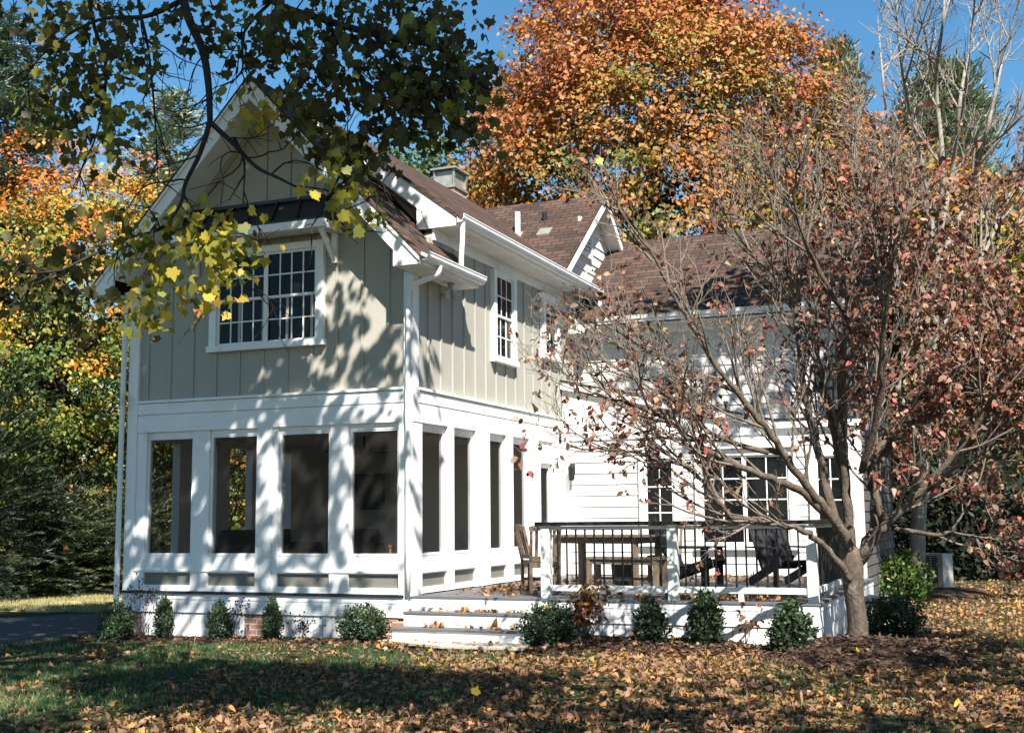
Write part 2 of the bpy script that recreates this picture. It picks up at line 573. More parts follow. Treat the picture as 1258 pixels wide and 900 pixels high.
def patch(name, poly, mat, dz, step=0.25, rag=0.0, zf=gz, mound=None):
    """ground-hugging sheet over a polygon outline, as a fan of rings"""
    poly = np.array(poly, float)
    P = []
    for i in range(len(poly)):
        a, b = poly[i], poly[(i+1) % len(poly)]
        m = max(1, int(np.linalg.norm(b-a)/step))
        for t in np.linspace(0, 1, m, endpoint=False):
            P.append(a+(b-a)*t)
    P = np.array(P)+rng.normal(size=(len(P), 2))*rag
    c = poly.mean(0)
    rings = np.linspace(1, 0.04, 14)
    n = len(P)
    vs, fs = [], []
    for k, s in enumerate(rings):
        Q = c+(P-c)*s
        z = zf(Q[:, 0], Q[:, 1])+dz*(1 if k else -0.3)
        if mound:
            z = z+mound*(1-s**2)+rng.normal(size=n)*0.008
        vs += [(q[0], q[1], zz) for q, zz in zip(Q, z)]
    for k in range(len(rings)-1):
        for i in range(n):
            fs.append((k*n+i, k*n+(i+1) % n, (k+1)*n+(i+1) % n, (k+1)*n+i))
    fs.append(tuple((len(rings)-1)*n+i for i in range(n)))
    b = MB()
    b.add(vs, fs)
    return b.build(name, mat, smooth=True)

tag(patch('driveway', [(-16, -1.5), (-16, 3.4), (-9.1, 2.1), (-7.9, 3.4), (-5.2, 3.9), (-5.35, 0.2), (-5.5, -1.0), (-5.2, -1.9), (-8, -2.2)], M['asphalt'], 0.012, 0.5), kind='structure')
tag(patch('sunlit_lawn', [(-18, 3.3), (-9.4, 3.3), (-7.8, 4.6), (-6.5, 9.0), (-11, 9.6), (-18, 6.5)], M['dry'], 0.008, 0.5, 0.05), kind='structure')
tag(patch('mulch_bed', [(-5.1, -0.95), (-2.5, -0.85), (-0.15, -0.75), (-0.15, 0.0), (-5.1, 0.0)], M['mulch'], 0.025, 0.2, 0.04), kind='structure')
tag(patch('mulch_bed', [(1.85, -0.95), (3.2, -1.0), (4.6, -0.95), (5.6, -0.7), (6.6, 0.6), (6.5, 3.5), (5.9, 5.0), (5.3, 5.0), (5.3, -0.1), (1.85, -0.1)], M['mulch'], 0.03, 0.2, 0.04), kind='structure')
an = np.linspace(0, 2*math.pi, 40, endpoint=False)
tag(patch('mulch_mound', [(5.72+1.08*math.cos(a)*(1+0.06*math.sin(3*a)), -0.25+1.25*math.sin(a)*(1+0.05*math.cos(2*a))) for a in an], M['mulch'], 0.035, 0.3, 0.03, mound=0.17), kind='structure')
tag(patch('mulch_bed', [(4.9, 9.2), (6.4, 9.0), (6.9, 11.0), (6.6, 12.8), (5.0, 12.5)], M['mulch'], 0.03, 0.3, 0.06, mound=0.10), kind='structure')

# ------------------------------------------------------------------ house
house = empty('house', 'greige and white two storey house with screened porch and brown shingle roof', 'house')
H = house
RX, RZ, SL = -2.36, 7.9, 1.05          # main ridge and slope
def rz(x):
    return RZ-SL*abs(x-RX)

# --- upper front gable wall with battens
b = MB()
b.prism([(-4.72, 0.02, 3.34), (0, 0.02, 3.34), (0, 0.02, 5.25), (RX, 0.02, 7.7), (-4.72, 0.02, 5.25)], (0, 0.16, 0))
x = -4.42
while x < -0.15:
    b.box(x-0.022, x+0.022, 0.0, 0.025, 3.34, rz(x)-0.3)
    x += 0.405
b.build('front_gable_wall', M['tan'], H)
# --- upper side wall
b = MB()
b.prism([(-0.02, 0.19, 3.34), (-0.02, 6.8, 3.34), (-0.02, 6.8, 5.66), (-0.02, 0.75, 5.66), (-0.02, 0.19, 5.2)], (-0.14, 0, 0))
y = 0.52
while y < 6.7:
    b.box(-0.025, 0.0, y-0.022, y+0.022, 3.345, 5.50)
    y += 0.40
b.build('side_wall', M['tan'], H)
# left and rear walls close the volume
b = MB()
b.box(-4.72, -4.58, 0.19, 10.5, 3.34, 5.3)
b.box(-4.72, 0.0, 10.5, 10.66, 0.0, 5.3)
b.prism([(-4.72, 10.5, 5.3), (0, 10.5, 5.3), (RX, 10.5, 7.7)], (0, 0.16, 0))
b.build('rear_wall', M['tan'], H)

# --- band boards between the storeys
b = MB()
for z0, z1, o in ((2.875, 3.122, 0.03), (3.140, 3.298, 0.035), (3.308, 3.345, 0.06)):
    b.box(-4.55, -0.115, -o, 0.1, z0, z1)
    b.box(-0.1, o, 0.145, 5.75, z0, z1)
b.box(-4.55, -0.115, 0.0, 0.1, 3.12, 3.31)
b.box(-0.1, 0.0, 0.145, 5.75, 3.12, 3.31)
b.build('band_board', M['white'], H)

# --- corner boards
def corner(name, x0, x1, y0, y1, z0, z1):
    return MB().box(x0, x1, y0, y1, z0, z1).build(name, M['white'], H, bevel=0.006)
corner('corner_board', -0.115, 0.03, -0.035, 0.145, 2.87, 4.92)
corner('corner_post', -0.19, 0.02, -0.03, 0.27, 0.28, 2.87)
corner('corner_board', -4.74, -4.56, -0.03, 0.15, 0.28, 5.2)

# --- porch: posts, screens, panels. front bay edges in x, side bay edges in y
def rail_run(axis, a0, a1, nm):
    """horizontal porch rails between a0 and a1 along an axis"""
    b = MB()
    def bx(o0, o1, z0, z1):
        if axis == 'x':
            b.box(a0, a1, -o0, 0.10, z0, z1)
        else:
            b.box(-0.10, o0, a0, a1, z0, z1)
    bx(0.0, 0, 0.585, 0.666)
    bx(0.0, 0, 0.841, 0.86)
    bx(0.02, 0, 0.86, 0.885)
    bx(-0.012, 0, 0.885, 1.10)
    bx(-0.022, 0, 2.79, 2.875)
    return b.build(nm, M['white'], H)

rail_run('x', -4.56, -0.19, 'porch_rail')
rail_run('y', 0.27, 4.45, 'porch_rail')

def bay(axis, s0, s1, l0, l1):
    """one porch bay: framed screen s0..s1 and the low panel l0..l1"""
    def bx(b, a0, a1, o, i, z0, z1):
        if axis == 'x':
            b.box(a0, a1, -o, i, z0, z1)
        else:
            b.box(-i, o, a0, a1, z0, z1)
    f = MB()
    t = 0.035
    bx(f, s0-t, s0, -0.030, 0.09, 1.10, 2.79)
    bx(f, s1, s1+t, -0.030, 0.09, 1.10, 2.79)
    bx(f, s0-t, s1+t, -0.006, 0.09, 1.085, 1.118)
    bx(f, s0, s1, -0.032, 0.09, 2.765, 2.79)
    fr = f.build('screen_frame', M['white'], H)
    # a flat sheet in the middle of the frame
    m = MB()
    if axis == 'x':
        m.add([(s0, 0.055, 1.118), (s1, 0.055, 1.118), (s1, 0.055, 2.772), (s0, 0.055, 2.772)], [(0, 1, 2, 3)])
    else:
        m.add([(-0.055, s0, 1.118), (-0.055, s1, 1.118), (-0.055, s1, 2.772), (-0.055, s0, 2.772)], [(0, 1, 2, 3)])
    m.build('screen_mesh', M['screen'], fr)
    p = MB()
    bx(p, l0, l1, -0.03, 0.06, 0.666, 0.841)
    p.build('low_panel', M['panel'], H)

FRONT = [(-4.352, -3.596, -4.46, -3.55), (-3.228, -2.481, -3.367, -2.445), (-2.063, -1.302, -2.157, -1.243), (-0.931, -0.235, -1.061, -0.20)]
for q in FRONT:
    bay('x', *q)
SIDE = [(0.31, 1.02, 0.28, 1.10), (1.30, 1.99, 1.24, 2.06), (2.53, 3.17, 2.48, 3.26), (3.52, 4.14, 3.46, 4.24)]
for q in SIDE:
    bay('y', *q)

def porch_post(axis, a0, a1, out, z0=0.585, z1=2.875):
    b = MB()
    if axis == 'x':
        b.box(a0, a1, -out, 0.12, z0, z1)
    else:
        b.box(-0.12, out, a0, a1, z0, z1)
    return b.build('porch_post', M['white'], H, bevel=0.004)

porch_post('x', -4.56, -4.388, 0.004)
porch_post('x', -3.56, -3.264, 0.006)
porch_post('x', -2.446, -2.19, 0.028)
porch_post('x', -2.188, -2.10, 0.004)
porch_post('x', -1.265, -0.968, 0.006)
porch_post('y', 1.057, 1.262, 0.03)
porch_post('y', 2.03, 2.49, 0.055)
porch_post('y', 3.207, 3.482, 0.03)
porch_post('y', 4.18, 4.62, 0.03)
# stiles of the low panels
for a0, a1 in ((-4.56, -4.46), (-3.55, -3.367), (-2.445, -2.157), (-1.243, -1.061), (-0.2, -0.19)):
    MB().box(a0, a1, -0.003, 0.11, 0.660, 0.845).build('panel_stile', M['white'], H)
for a0, a1 in ((1.10, 1.24), (2.06, 2.48), (3.26, 3.46), (4.24, 4.46)):
    MB().box(-0.11, 0.003, a0, a1, 0.660, 0.845).build('panel_stile', M['white'], H)
# head of the porch, under the band
# --- floor edge, skirt boards and brick piers
b = MB()
b.box(-4.72, -0.105, -0.05, 0.10, 0.545, 0.583)
b.build('floor_edge', M['metal'], H)
b = MB()
b.box(-4.70, -0.105, -0.025, 0.05, 0.468, 0.545)
b.box(-4.70, -0.105, -0.018, 0.05, 0.285, 0.46)
b.box(-4.70, -0.105, -0.008, 0.05, 0.45, 0.475)
x = -4.40
while x < -0.66:
    if not (-2.66 < x < -2.36):
        b.box(x, x+0.132, 0.005, 0.03, -0.15, 0.275)
    x += 0.145
b.build('skirt_board', M['white'], H)
for x0, x1 in ((-4.69, -4.42), (-2.62, -2.34), (-0.62, -0.12)):
    MB().box(x0, x1, 0.0, 0.3, -0.2, 0.283).build('brick_pier', M['brick'], H)
MB().box(-4.69, 0.0, 0.06, 0.1, -0.2, 0.3).build('crawl_space_backing', M['black'], H)

# --- porch inside
b = MB()
b.box(-4.70, -0.02, 0.10, 5.85, 0.50, 0.57)
b.build('porch_floor', M['floor'], H)
MB().box(-4.72, -0.12, 0.17, 5.85, 2.90, 2.98).build('porch_ceiling', M['interior'], H)
b = MB()
b.box(-4.72, 0.0, 5.85, 5.98, 0.3, 3.34)
b.build('porch_back_wall', M['interior'], H)
b = MB()
b.box(-4.74, -4.60, 0.15, 5.85, 0.3, 1.08)
b.box(-4.74, -4.60, 0.15, 5.85, 2.78, 3.33)
for a0, a1 in ((0.15, 0.30), (1.05, 1.40), (2.0, 2.36), (3.0, 3.4), (4.2, 5.85)):
    b.box(-4.74, -4.60, a0, a1, 1.08, 2.78)
b.build('porch_left_wall', M['interior'], H)

# --- side door from porch to the deck, and the white wall around it
b = MB()
b.box(-0.10, 0.02, 4.62, 4.72, 0.60, 2.50)
b.box(-0.10, 0.02, 5.30, 5.60, 0.60, 2.87)
b.box(-0.10, 0.025, 4.62, 5.30, 2.50, 2.60)
b.box(-0.10, 0.0, 4.62, 5.30, 2.60, 2.87)
b.box(-0.10, 0.03, 5.60, 5.90, 0.57, 3.34)
b.build('door_casing', M['white'], H)
b = MB()
b.box(-0.07, -0.02, 4.72, 4.80, 0.60, 2.50)
b.box(-0.07, -0.02, 5.22, 5.30, 0.60, 2.50)
b.box(-0.07, -0.02, 4.80, 5.22, 2.42, 2.50)
b.box(-0.07, -0.02, 4.80, 5.22, 0.60, 0.80)
b.box(-0.068, -0.022, 4.80, 5.22, 1.42, 1.50)
d = b.build('screen_door', M['white'], H)
m = MB()
m.add([(-0.045, 4.80, 0.8), (-0.045, 5.22, 0.8), (-0.045, 5.22, 2.42), (-0.045, 4.80, 2.42)], [(0, 1, 2, 3)])
m.build('screen_mesh', M['screen'], d)
MB().tube([(-0.01, 4.78, 1.52), (0.05, 4.78, 1.52), (0.05, 4.90, 1.52)], 0.011, 6).build('handle', M['black'], d)

# --- windows
def window(u0, u1, z0, z1, axis, off, cols, rows, split=True, sill=True, casing=0.11, sashes=1, head=0.11):
    """a window proud of its wall. axis 'x': wall faces -Y at y=off; axis 'y': wall faces +X at x=off. u,z give the glass area"""
    def bx(b, a0, a1, o, i, c0, c1):
        if axis == 'x':
            b.box(a0, a1, off-o, off+i, c0, c1)
        else:
            b.box(off-i, off+o, a0, a1, c0, c1)
    f = MB()
    o = 0.075
    c = casing
    s = 0.035                                  # sash border
    bx(f, u0-s-c, u0-s, o, 0.05, z0-s, z1+s+head)
    bx(f, u1+s, u1+s+c, o, 0.05, z0-s, z1+s+head)
    bx(f, u0-s, u1+s, o, 0.05, z1+s, z1+s+head)
    bx(f, u0-s-c-0.02, u1+s+c+0.02, o+0.03, 0.05, z0-s-0.09, z0-s)
    fr = f.build('window', M['white'], H, bevel=0.004)
    w = (u1-u0)
    gap = 0.07
    sw = (w-gap*(sashes-1))/sashes
    for k in range(sashes):
        a0 = u0+k*(sw+gap)
        a1 = a0+sw
        if k:
            g = MB()
            bx(g, a0-gap+s*0.0, a0, 0.055, 0.05, z0-s, z1+s)
            g.build('mullion', M['white'], fr)
        zm = (z0+z1)/2
        halves = [(z0, zm-0.02, 0.016), (zm+0.02, z1, 0.032)] if split else [(z0, z1, 0.028)]
        for (c0, c1, oo) in halves:
            q = MB()
            bx(q, a0-s, a0, oo+0.012, 0.04, c0-s, c1+s)
            bx(q, a1, a1+s, oo+0.012, 0.04, c0-s, c1+s)
            bx(q, a0, a1, oo+0.0122, 0.04, c0-s, c0)
            bx(q, a0, a1, oo+0.0122, 0.04, c1, c1+s)
            for i in range(1, cols):
                xx = a0+(a1-a0)*i/cols
                bx(q, xx-0.010, xx+0.010, oo+0.007, 0.0, c0, c1)
            for j in range(1, rows):
                zz = c0+(c1-c0)*j/rows
                bx(q, a0, a1, oo+0.0065, 0.0, zz-0.010, zz+0.010)
            sh = q.build('sash', M['white'], fr)
            g = MB()
            bx(g, a0, a1, oo, 0.0, c0, c1)
            g.build('pane', M['glass'], fr)
    return fr

window(-3.14, -1.53, 4.12, 5.36, 'x', 0.02, 4, 2, sashes=2, casing=0.12, head=0.10)
window(2.86, 3.50, 4.13, 5.38, 'y', -0.02, 3, 2, head=0.06)
window(5.02, 5.56, 4.44, 5.38, 'y', -0.02, 2, 2, head=0.06)

# --- wing: bump-out wall with clapboard, upper wall, windows
def clap(b, axis, a0, a1, off, z0, z1, ex, lip=0.018):
    """lapped courses; axis 'x' faces -Y, 'y' faces +X"""
    z = z0
    while z < z1-0.01:
        zt = min(z1, z+ex)
        if axis == 'x':
            pts = [(a0, off-lip, z), (a0, off, zt), (a0, off+0.02, zt), (a0, off+0.02, z)]
            b.prism(pts, (a1-a0, 0, 0))
        else:
            pts = [(off+lip, a0, z), (off, a0, zt), (off-0.02, a0, zt), (off-0.02, a0, z)]
            b.prism(pts, (0, a1-a0, 0))
        z = zt

b = MB()
clap(b, 'x', 0.03, 5.02, 5.88, 0.59, 2.93, 0.195)
b.box(0.03, 5.1, 5.90, 6.0, 0.3, 3.0)
b.build('wing_lower_wall', M['clap'], H)
b = MB()
clap(b, 'x', 0.0, 5.2, 6.8, 3.0, 5.06, 0.18)
b.box(0.0, 5.2, 6.82, 6.95, 3.0, 5.3)
b.build('wing_upper_wall', M['clap'], H)
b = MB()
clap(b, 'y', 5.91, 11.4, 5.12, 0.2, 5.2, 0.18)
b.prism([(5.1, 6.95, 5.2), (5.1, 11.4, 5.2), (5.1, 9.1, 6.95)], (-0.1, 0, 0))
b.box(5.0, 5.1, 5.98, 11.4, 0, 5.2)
b.build('wing_end_wall', M['endw_shade'], H)
b = MB()
b.box(5.02, 5.16, 5.84, 5.97, 0.3, 3.0)
b.box(0.03, 0.13, 5.855, 5.9, 0.59, 2.93)
b.box(5.07, 5.22, 6.76, 6.90, 3.0, 5.1)
b.box(0.03, 5.02, 5.85, 5.9, 2.93, 3.06)
b.build('corner_board', M['white'], H)
# low roof over the bump-out: its sloping white rake and the wedge of wall beneath it
b = MB()
b.prism([(0.0, 5.88, 3.06), (3.55, 5.88, 3.06), (0.0, 5.88, 3.86)], (0, 0.9, 0))
b.build('bump_out_gable', M['clap'], H)
b = MB()
b.prism([(0.0, 5.80, 3.86), (3.75, 5.80, 3.02), (3.75, 5.80, 3.15), (0.0, 5.80, 4.00)], (0, 0.06, 0))
b.box(3.6, 5.2, 5.78, 5.86, 3.02, 3.14)
b.build('bump_out_rake', M['white'], H)
b = MB()
b.prism([(-0.0, 5.78, 4.0), (3.77, 5.78, 3.15), (3.77, 5.78, 3.18), (0.0, 5.78, 4.03)], (0, 1.02, 0))
b.box(3.75, 5.2, 5.76, 6.8, 3.143, 3.175)
b.build('bump_out_roof', M['metal'], H)

window(1.56, 2.0, 1.20, 2.53, 'x', 5.88, 2, 3, split=False, head=0.10)
window(2.55, 3.95, 1.14, 2.55, 'x', 5.88, 2, 4, split=False, sashes=2, head=0.10)
window(4.46, 4.86, 1.14, 2.5, 'x', 5.88, 2, 4, split=False, head=0.10)
# dark hood over the wide window
b = MB()
b.box(2.42, 4.15, 5.74, 5.88, 2.70, 2.74)
b.build('window_hood', M['white'], H)
# wall lantern beside the porch door
b = MB()
b.box(0.18, 0.24, 5.78, 5.86, 2.36, 2.52)
b.lathe((0.21, 5.74, 2.22), [(0.03, 0), (0.055, 0.02), (0.07, 0.24), (0.02, 0.3)], 6)
b.build('wall_lantern', M['black'], H)

# --- roofs
def slab(name, poly, mat, parent, th=0.05, vec=None):
    b = MB()
    b.prism(poly, vec if vec is not None else (0, 0, -th))
    return b.build(name, mat, parent)

YF = -0.52
roof = slab('roof', [(RX, YF, RZ), (RX, 10.9, RZ), (-5.14, 10.9, rz(-5.14)), (-5.14, YF, rz(-5.14))], M['roof_y'], H)
slab('front_roof_slope', [(RX, YF, RZ-0.004), (0.40, YF, rz(0.40)), (0.40, 1.35, rz(0.40)), (0.0, 1.35, rz(0.0)), (0.0, 0.98, rz(0)), (RX, 0.98, RZ-0.004)], M['roof_y'], roof)
slab('rear_eave_roof', [(-0.02, 6.12, rz(-0.02)), (0.40, 6.12, rz(0.40)), (0.40, 6.98, rz(0.40)), (-0.02, 6.98, rz(-0.02))], M['roof_y'], roof)
DS = (RZ-5.80)/(0.42-RX)
def dz_(x):
    return RZ+0.012-DS*(x-RX)
slab('dormer_roof', [(RX, 0.58, dz_(RX)), (RX, 7.75, dz_(RX)), (0.42, 6.85, dz_(0.42)), (0.42, 0.58, dz_(0.42))], M['roof_y'], H)
# dormer cheek and its box-ended rake
b = MB()
b.prism([(RX, 0.98, RZ-0.1), (0.0, 0.98, rz(0)-0.02), (0.0, 0.98, dz_(0)-0.06), (RX, 0.98, dz_(RX)-0.06)], (0, 0.08, 0))
b.build('dormer_cheek', M['tan'], H)
b = MB()
b.prism([(RX+0.05, 0.60, dz_(RX+0.05)-0.05), (-0.02, 0.60, dz_(-0.02)-0.05), (0.37, 0.60, dz_(0.37)-0.05), (0.37, 0.60, 5.66), (-0.24, 0.60, 5.66), (-0.24, 0.60, 5.98), (RX+0.05, 0.60, dz_(RX+0.05)-0.28)], (0, 0.05, 0))
b.build('dormer_rake_board', M['white'], H)
# cross gable at the back with ridge along X
YR, SR = 7.75, 0.80
slab('cross_gable_roof', [(RX, YR, RZ), (0.32, YR, RZ), (0.32, 5.2, RZ-SR*2.55), (-0.01, 5.47, RZ-SR*2.28)], M['roof_x'], H)
slab('cross_gable_roof', [(RX, YR, RZ-0.004), (0.32, YR, RZ-0.004), (0.32, 10.4, RZ-SR*2.65), (RX, 10.4, RZ-SR*2.65)], M['roof_x'], H)
b = MB()
z = 5.3
while z < 7.7:
    zt = z+0.2
    hw0, hw1 = (RZ-0.10-z)/SR, (RZ-0.10-zt)/SR
    if hw1 < 0.02:
        hw1 = 0.02
    b.add([(0.022, YR-hw0, z), (0.022, YR+hw0, z), (0.0, YR+hw1, zt), (0.0, YR-hw1, zt), (0, YR-hw0, z), (0, YR+hw0, z)], [(0, 1, 2, 3), (5, 4, 3, 2), (4, 5, 1, 0)])
    z = zt
b.prism([(-0.1, YR-2.8, 5.35), (-0.1, YR+2.8, 5.35), (-0.1, YR, 7.75)], (0.095, 0, 0))
gw = b.build('cross_gable_wall', M['clap'], H)
v = MB()
y0, y1, z0, z1 = 6.92, 7.52, 6.62, 7.22
v.box(0.02, 0.07, y0-0.06, y0, z0-0.06, z1+0.06).box(0.02, 0.07, y1, y1+0.06, z0-0.06, z1+0.06).box(0.02, 0.07, y0, y1, z0-0.06, z0).box(0.02, 0.07, y0, y1, z1, z1+0.06)
k = z0
while k < z1-0.05:
    v.prism([(0.025, y0, k+0.075), (0.06, y0, k), (0.06, y0, k+0.012), (0.025, y0, k+0.087)], (0, y1-y0, 0))
    k += 0.085
v.build('gable_vent', M['white'], gw)
b = MB()
for sgn in (-1, 1):
    yb = YR+sgn*(2.55 if sgn < 0 else 2.0)
    zb = RZ-SR*abs(yb-YR)
    b.prism([(0.28, YR, RZ-0.055), (0.28, yb, zb-0.055), (0.28, yb, zb-0.21), (0.28, YR, RZ-0.23)], (0.045, 0, 0))
b.build('rake_board', M['white'], gw)
b = MB()
for sgn in (-1, 1):
    yb = YR+sgn*(2.3 if sgn < 0 else 2.0)
    zb = RZ-SR*abs(yb-YR)
    b.prism([(0.0, YR, RZ-0.12), (0.0, yb, zb-0.12), (0.0, yb, zb-0.15), (0.0, YR, RZ-0.15)], (0.28, 0, 0))
b.build('rake_soffit', M['white'], gw)
# pipes and flashing on the cross gable roof
def on_cg(x, y):
    return RZ-SR*(YR-y)
pp = empty
MB().lathe((-1.16, 6.70, on_cg(0, 6.70)-0.03), [(0.055, 0), (0.055, 0.42)], 12).build('vent_pipe', M['white'], roof)
MB().lathe((-0.73, 7.04, on_cg(0, 7.04)-0.03), [(0.05, 0), (0.05, 0.17)], 12).build('vent_pipe', M['black'], roof)
for (x0, x1, y0, y1) in ((-1.30, -1.02, 6.50, 6.66), (-0.70, -0.44, 6.50, 6.70)):
    slab('pipe_flashing', [(x0, y0, on_cg(0, y0)+0.02), (x1, y0, on_cg(0, y0)+0.02), (x1, y1, on_cg(0, y1)+0.02), (x0, y1, on_cg(0, y1)+0.02)], M['galv'], roof, 0.015)
# wing roof
slab('wing_roof', [(0.02, 6.36, 5.20), (5.55, 6.36, 5.20), (5.55, 9.0, 7.2), (0.02, 9.0, 7.2)], M['roof_x'], H)
slab('wing_roof', [(0.02, 9.0, 7.196), (5.55, 9.0, 7.196), (5.55, 11.9, 5.0), (0.02, 11.9, 5.0)], M['roof_x'], H)
b = MB()
b.prism([(5.5, 6.36, 5.14), (5.5, 9.0, 7.14), (5.5, 9.0, 6.98), (5.5, 6.36, 4.98)], (0.045, 0, 0))
b.prism([(5.5, 11.9, 4.94), (5.5, 9.0, 7.14), (5.5, 9.0, 6.98), (5.5, 11.9, 4.78)], (0.045, 0, 0))
b.build('rake_board', M['white'], H)
b = MB()
b.box(0.4, 5.5, 6.42, 6.82, 5.03, 5.055)
b.box(0.0, 5.18, 6.74, 6.8, 4.90, 5.03)
b.build('wing_soffit', M['white'], H)

# chimney behind the ridge
ch = MB()
cx, cy = -3.1, 7.75
ch.box(cx-0.24, cx+0.24, cy-0.30, cy+0.30, 6.4, 8.34)
chm = ch.build('chimney', M['brick'], roof)
b = MB()
b.box(cx-0.27, cx+0.27, cy-0.33, cy+0.33, 8.34, 8.40)
for sx in (-0.22, 0.22):
    for sy in (-0.28, 0.28):
        b.box(cx+sx-0.02, cx+sx+0.02, cy+sy-0.02, cy+sy+0.02, 8.40, 8.74)
b.box(cx-0.20, cx+0.20, cy-0.26, cy+0.26, 8.40, 8.72)
b.build('chimney_shroud', M['galv'], roof)
MB().box(cx-0.29, cx+0.29, cy-0.35, cy+0.35, 8.74, 8.78).build('chimney_cap', M['galv'], roof)

# --- front rakes, soffits, eave boxes
b = MB()
for s in (-1, 1):
    xe = 0.37 if s > 0 else -5.09
    z_ = rz(xe)
    xi = RX+s*2.36
    zi = rz(xi)
    # rake board down to the box end, then the box face
    b.prism([(RX, -0.50, RZ-0.055), (xi, -0.50, zi-0.055), (xe, -0.50, z_-0.055), (xe, -0.50, 4.90), (xi-s*0.03, -0.50, 4.90), (xi-s*0.03, -0.50, zi-0.30), (RX, -0.50, RZ-0.36)], (0, 0.045, 0))
    b.prism([(RX, -0.505, RZ-0.052), (xe, -0.505, z_-0.052), (xe, -0.505, z_-0.10), (RX, -0.505, RZ-0.10)], (0, -0.02, 0))
b.build('front_rake_board', M['white'], H)
b = MB()
for s in (-1, 1):
    xi = RX+s*2.36
    b.prism([(RX, -0.455, RZ-0.27), (xi, -0.455, rz(xi)-0.27), (xi, -0.455, rz(xi)-0.30), (RX, -0.455, RZ-0.30)], (0, 0.47, 0))
b.build('rake_soffit', M['white'], H)
b = MB()
for s in (-1, 1):
    xi = RX+s*2.36
    b.prism([(RX, -0.012, RZ-0.30), (xi, -0.012, rz(xi)-0.30), (xi, -0.012, rz(xi)-0.42), (RX, -0.012, RZ-0.42)], (0, 0.03, 0))
b.build('gable_frieze', M['tan'], H)

def grooved_soffit(b, x0, x1, y0, y1, z):
    n = 7
    w = (x1-x0)/n
    for i in range(n):
        b.box(x0+i*w, x0+(i+1)*w-0.017, y0, y1, z-0.018, z+0.01)
    b.box(x0, x1, y0, y1, z, z+0.014)

b = MB()
grooved_soffit(b, 0.0, 0.37, -0.455, 1.36, 4.91)
grooved_soffit(b, -5.09, -4.73, -0.455, 10.5, 4.91)
grooved_soffit(b, 0.0, 0.38, 0.65, 6.82, 5.68)
grooved_soffit(b, 0.0, 0.38, 6.13, 6.98, 4.91)
b.build('eave_soffit', M['white'], H)
b = MB()
b.box(-0.02, 0.012, 0.65, 6.80, 5.50, 5.66)
b.box(0.36, 0.40, 0.65, 6.85, 5.665, 5.76)
b.box(0.36, 0.385, -0.455, 1.36, 4.90, 4.97)
b.box(-0.0, 0.37, 1.36, 1.40, 4.90, 5.0)
b.box(0.36, 0.385, 6.13, 6.98, 4.90, 4.97)
b.prism([(0.0, 6.09, 5.36), (0.37, 6.09, 4.98), (0.37, 6.09, 4.90), (0.0, 6.09, 4.90)], (0, 0.04, 0))
b.build('eave_fascia', M['white'], H)
# tan end of the front eave return roof against the side wall
b = MB()
b.prism([(0.0, 1.30, rz(0)-0.06), (0.36, 1.30, rz(0.36)-0.06), (0.36, 1.30, 4.95), (0.0, 1.30, 4.95)], (0, 0.04, 0))
b.build('eave_return_end', M['white'], H)

def gutter(axis, a0, a1, off, z, parent=H):
    """K-style gutter hung at off; axis 'y' faces +X, axis 'x' faces -Y"""
    prof = [(0, 0), (0.075, 0), (0.085, 0.03), (0.11, 0.055), (0.11, 0.09), (0.12, 0.10), (0.12, 0.112), (0.10, 0.112), (0.10, 0.06), (0.07, 0.012), (0.01, 0.012), (0.01, 0.11), (0, 0.11)]
    b = MB()
    if axis == 'y':
        b.prism([(off+u, a0, z+w) for u, w in prof], (0, a1-a0, 0))
    else:
        b.prism([(a0, off-u, z+w) for u, w in prof], (a1-a0, 0, 0))
    return b.build('gutter', M['white'], parent)

gutter('y', -0.50, 1.40, 0.385, 4.945)
gutter('y', 0.58, 6.86, 0.402, 5.70)
gutter('y', 6.10, 6.62, 0.387, 4.945)
gutter('x', 0.55, 5.55, 6.40, 5.075)

def spout(pts, name='downspout', r=0.038):
    p = smooth_path(pts, 4)
    return MB().tube(p, r, 8).build(name, M['white'], H, smooth=True)

spout([(0.45, 0.66, 5.72), (0.45, 0.66, 5.50), (0.43, 0.66, 5.2), (0.43, 0.66, 5.07)])
spout([(0.45, 6.78, 5.72), (0.45, 6.78, 5.5), (0.43, 6.78, 5.1)])
spout([(0.44, -0.05, 4.95), (0.40, -0.06, 4.83), (0.18, -0.07, 4.76), (0.02, -0.075, 4.70), (-0.02, -0.075, 4.56), (-0.02, -0.075, 4.0), (-0.02, -0.09, 3.4), (-0.02, -0.10, 3.0), (-0.02, -0.08, 2.6), (-0.02, -0.075, 0.62)])
spout([(-4.80, -0.06, 5.0), (-4.80, -0.07, 4.4), (-4.80, -0.08, 3.0), (-4.80, -0.08, 1.5), (-4.80, -0.08, 0.1), (-4.80, -0.10, -0.02)], r=0.042)
spout([(0.2, 6.72, 4.55), (0.28, 6.73, 4.75), (0.45, 6.62, 4.92)], r=0.03)
spout([(5.3, 6.30, 5.0), (5.22, 6.6, 4.8), (5.2, 6.72, 4.5), (5.19, 6.72, 3.3)], r=0.035)

# floodlight under the front eave
b = MB()
b.lathe((0.18, 0.85, 4.84), [(0.05, 0), (0.05, 0.06)], 10)
fl = b.build('floodlight', M['lampg'], H, smooth=True)
for dx, dy in ((-0.06, -0.10), (0.05, 0.12)):
    p = np.array([0.18, 0.85, 4.84])
    q = p+np.array([dx*0.3, dy*0.4, -0.06])
    e = p+np.array([dx, dy, -0.14])
    MB().tube([p, q, (q+e)/2, e], [0.016, 0.02, 0.05, 0.062], 10).build('lamp_head', M['lampg'], fl, smooth=True)

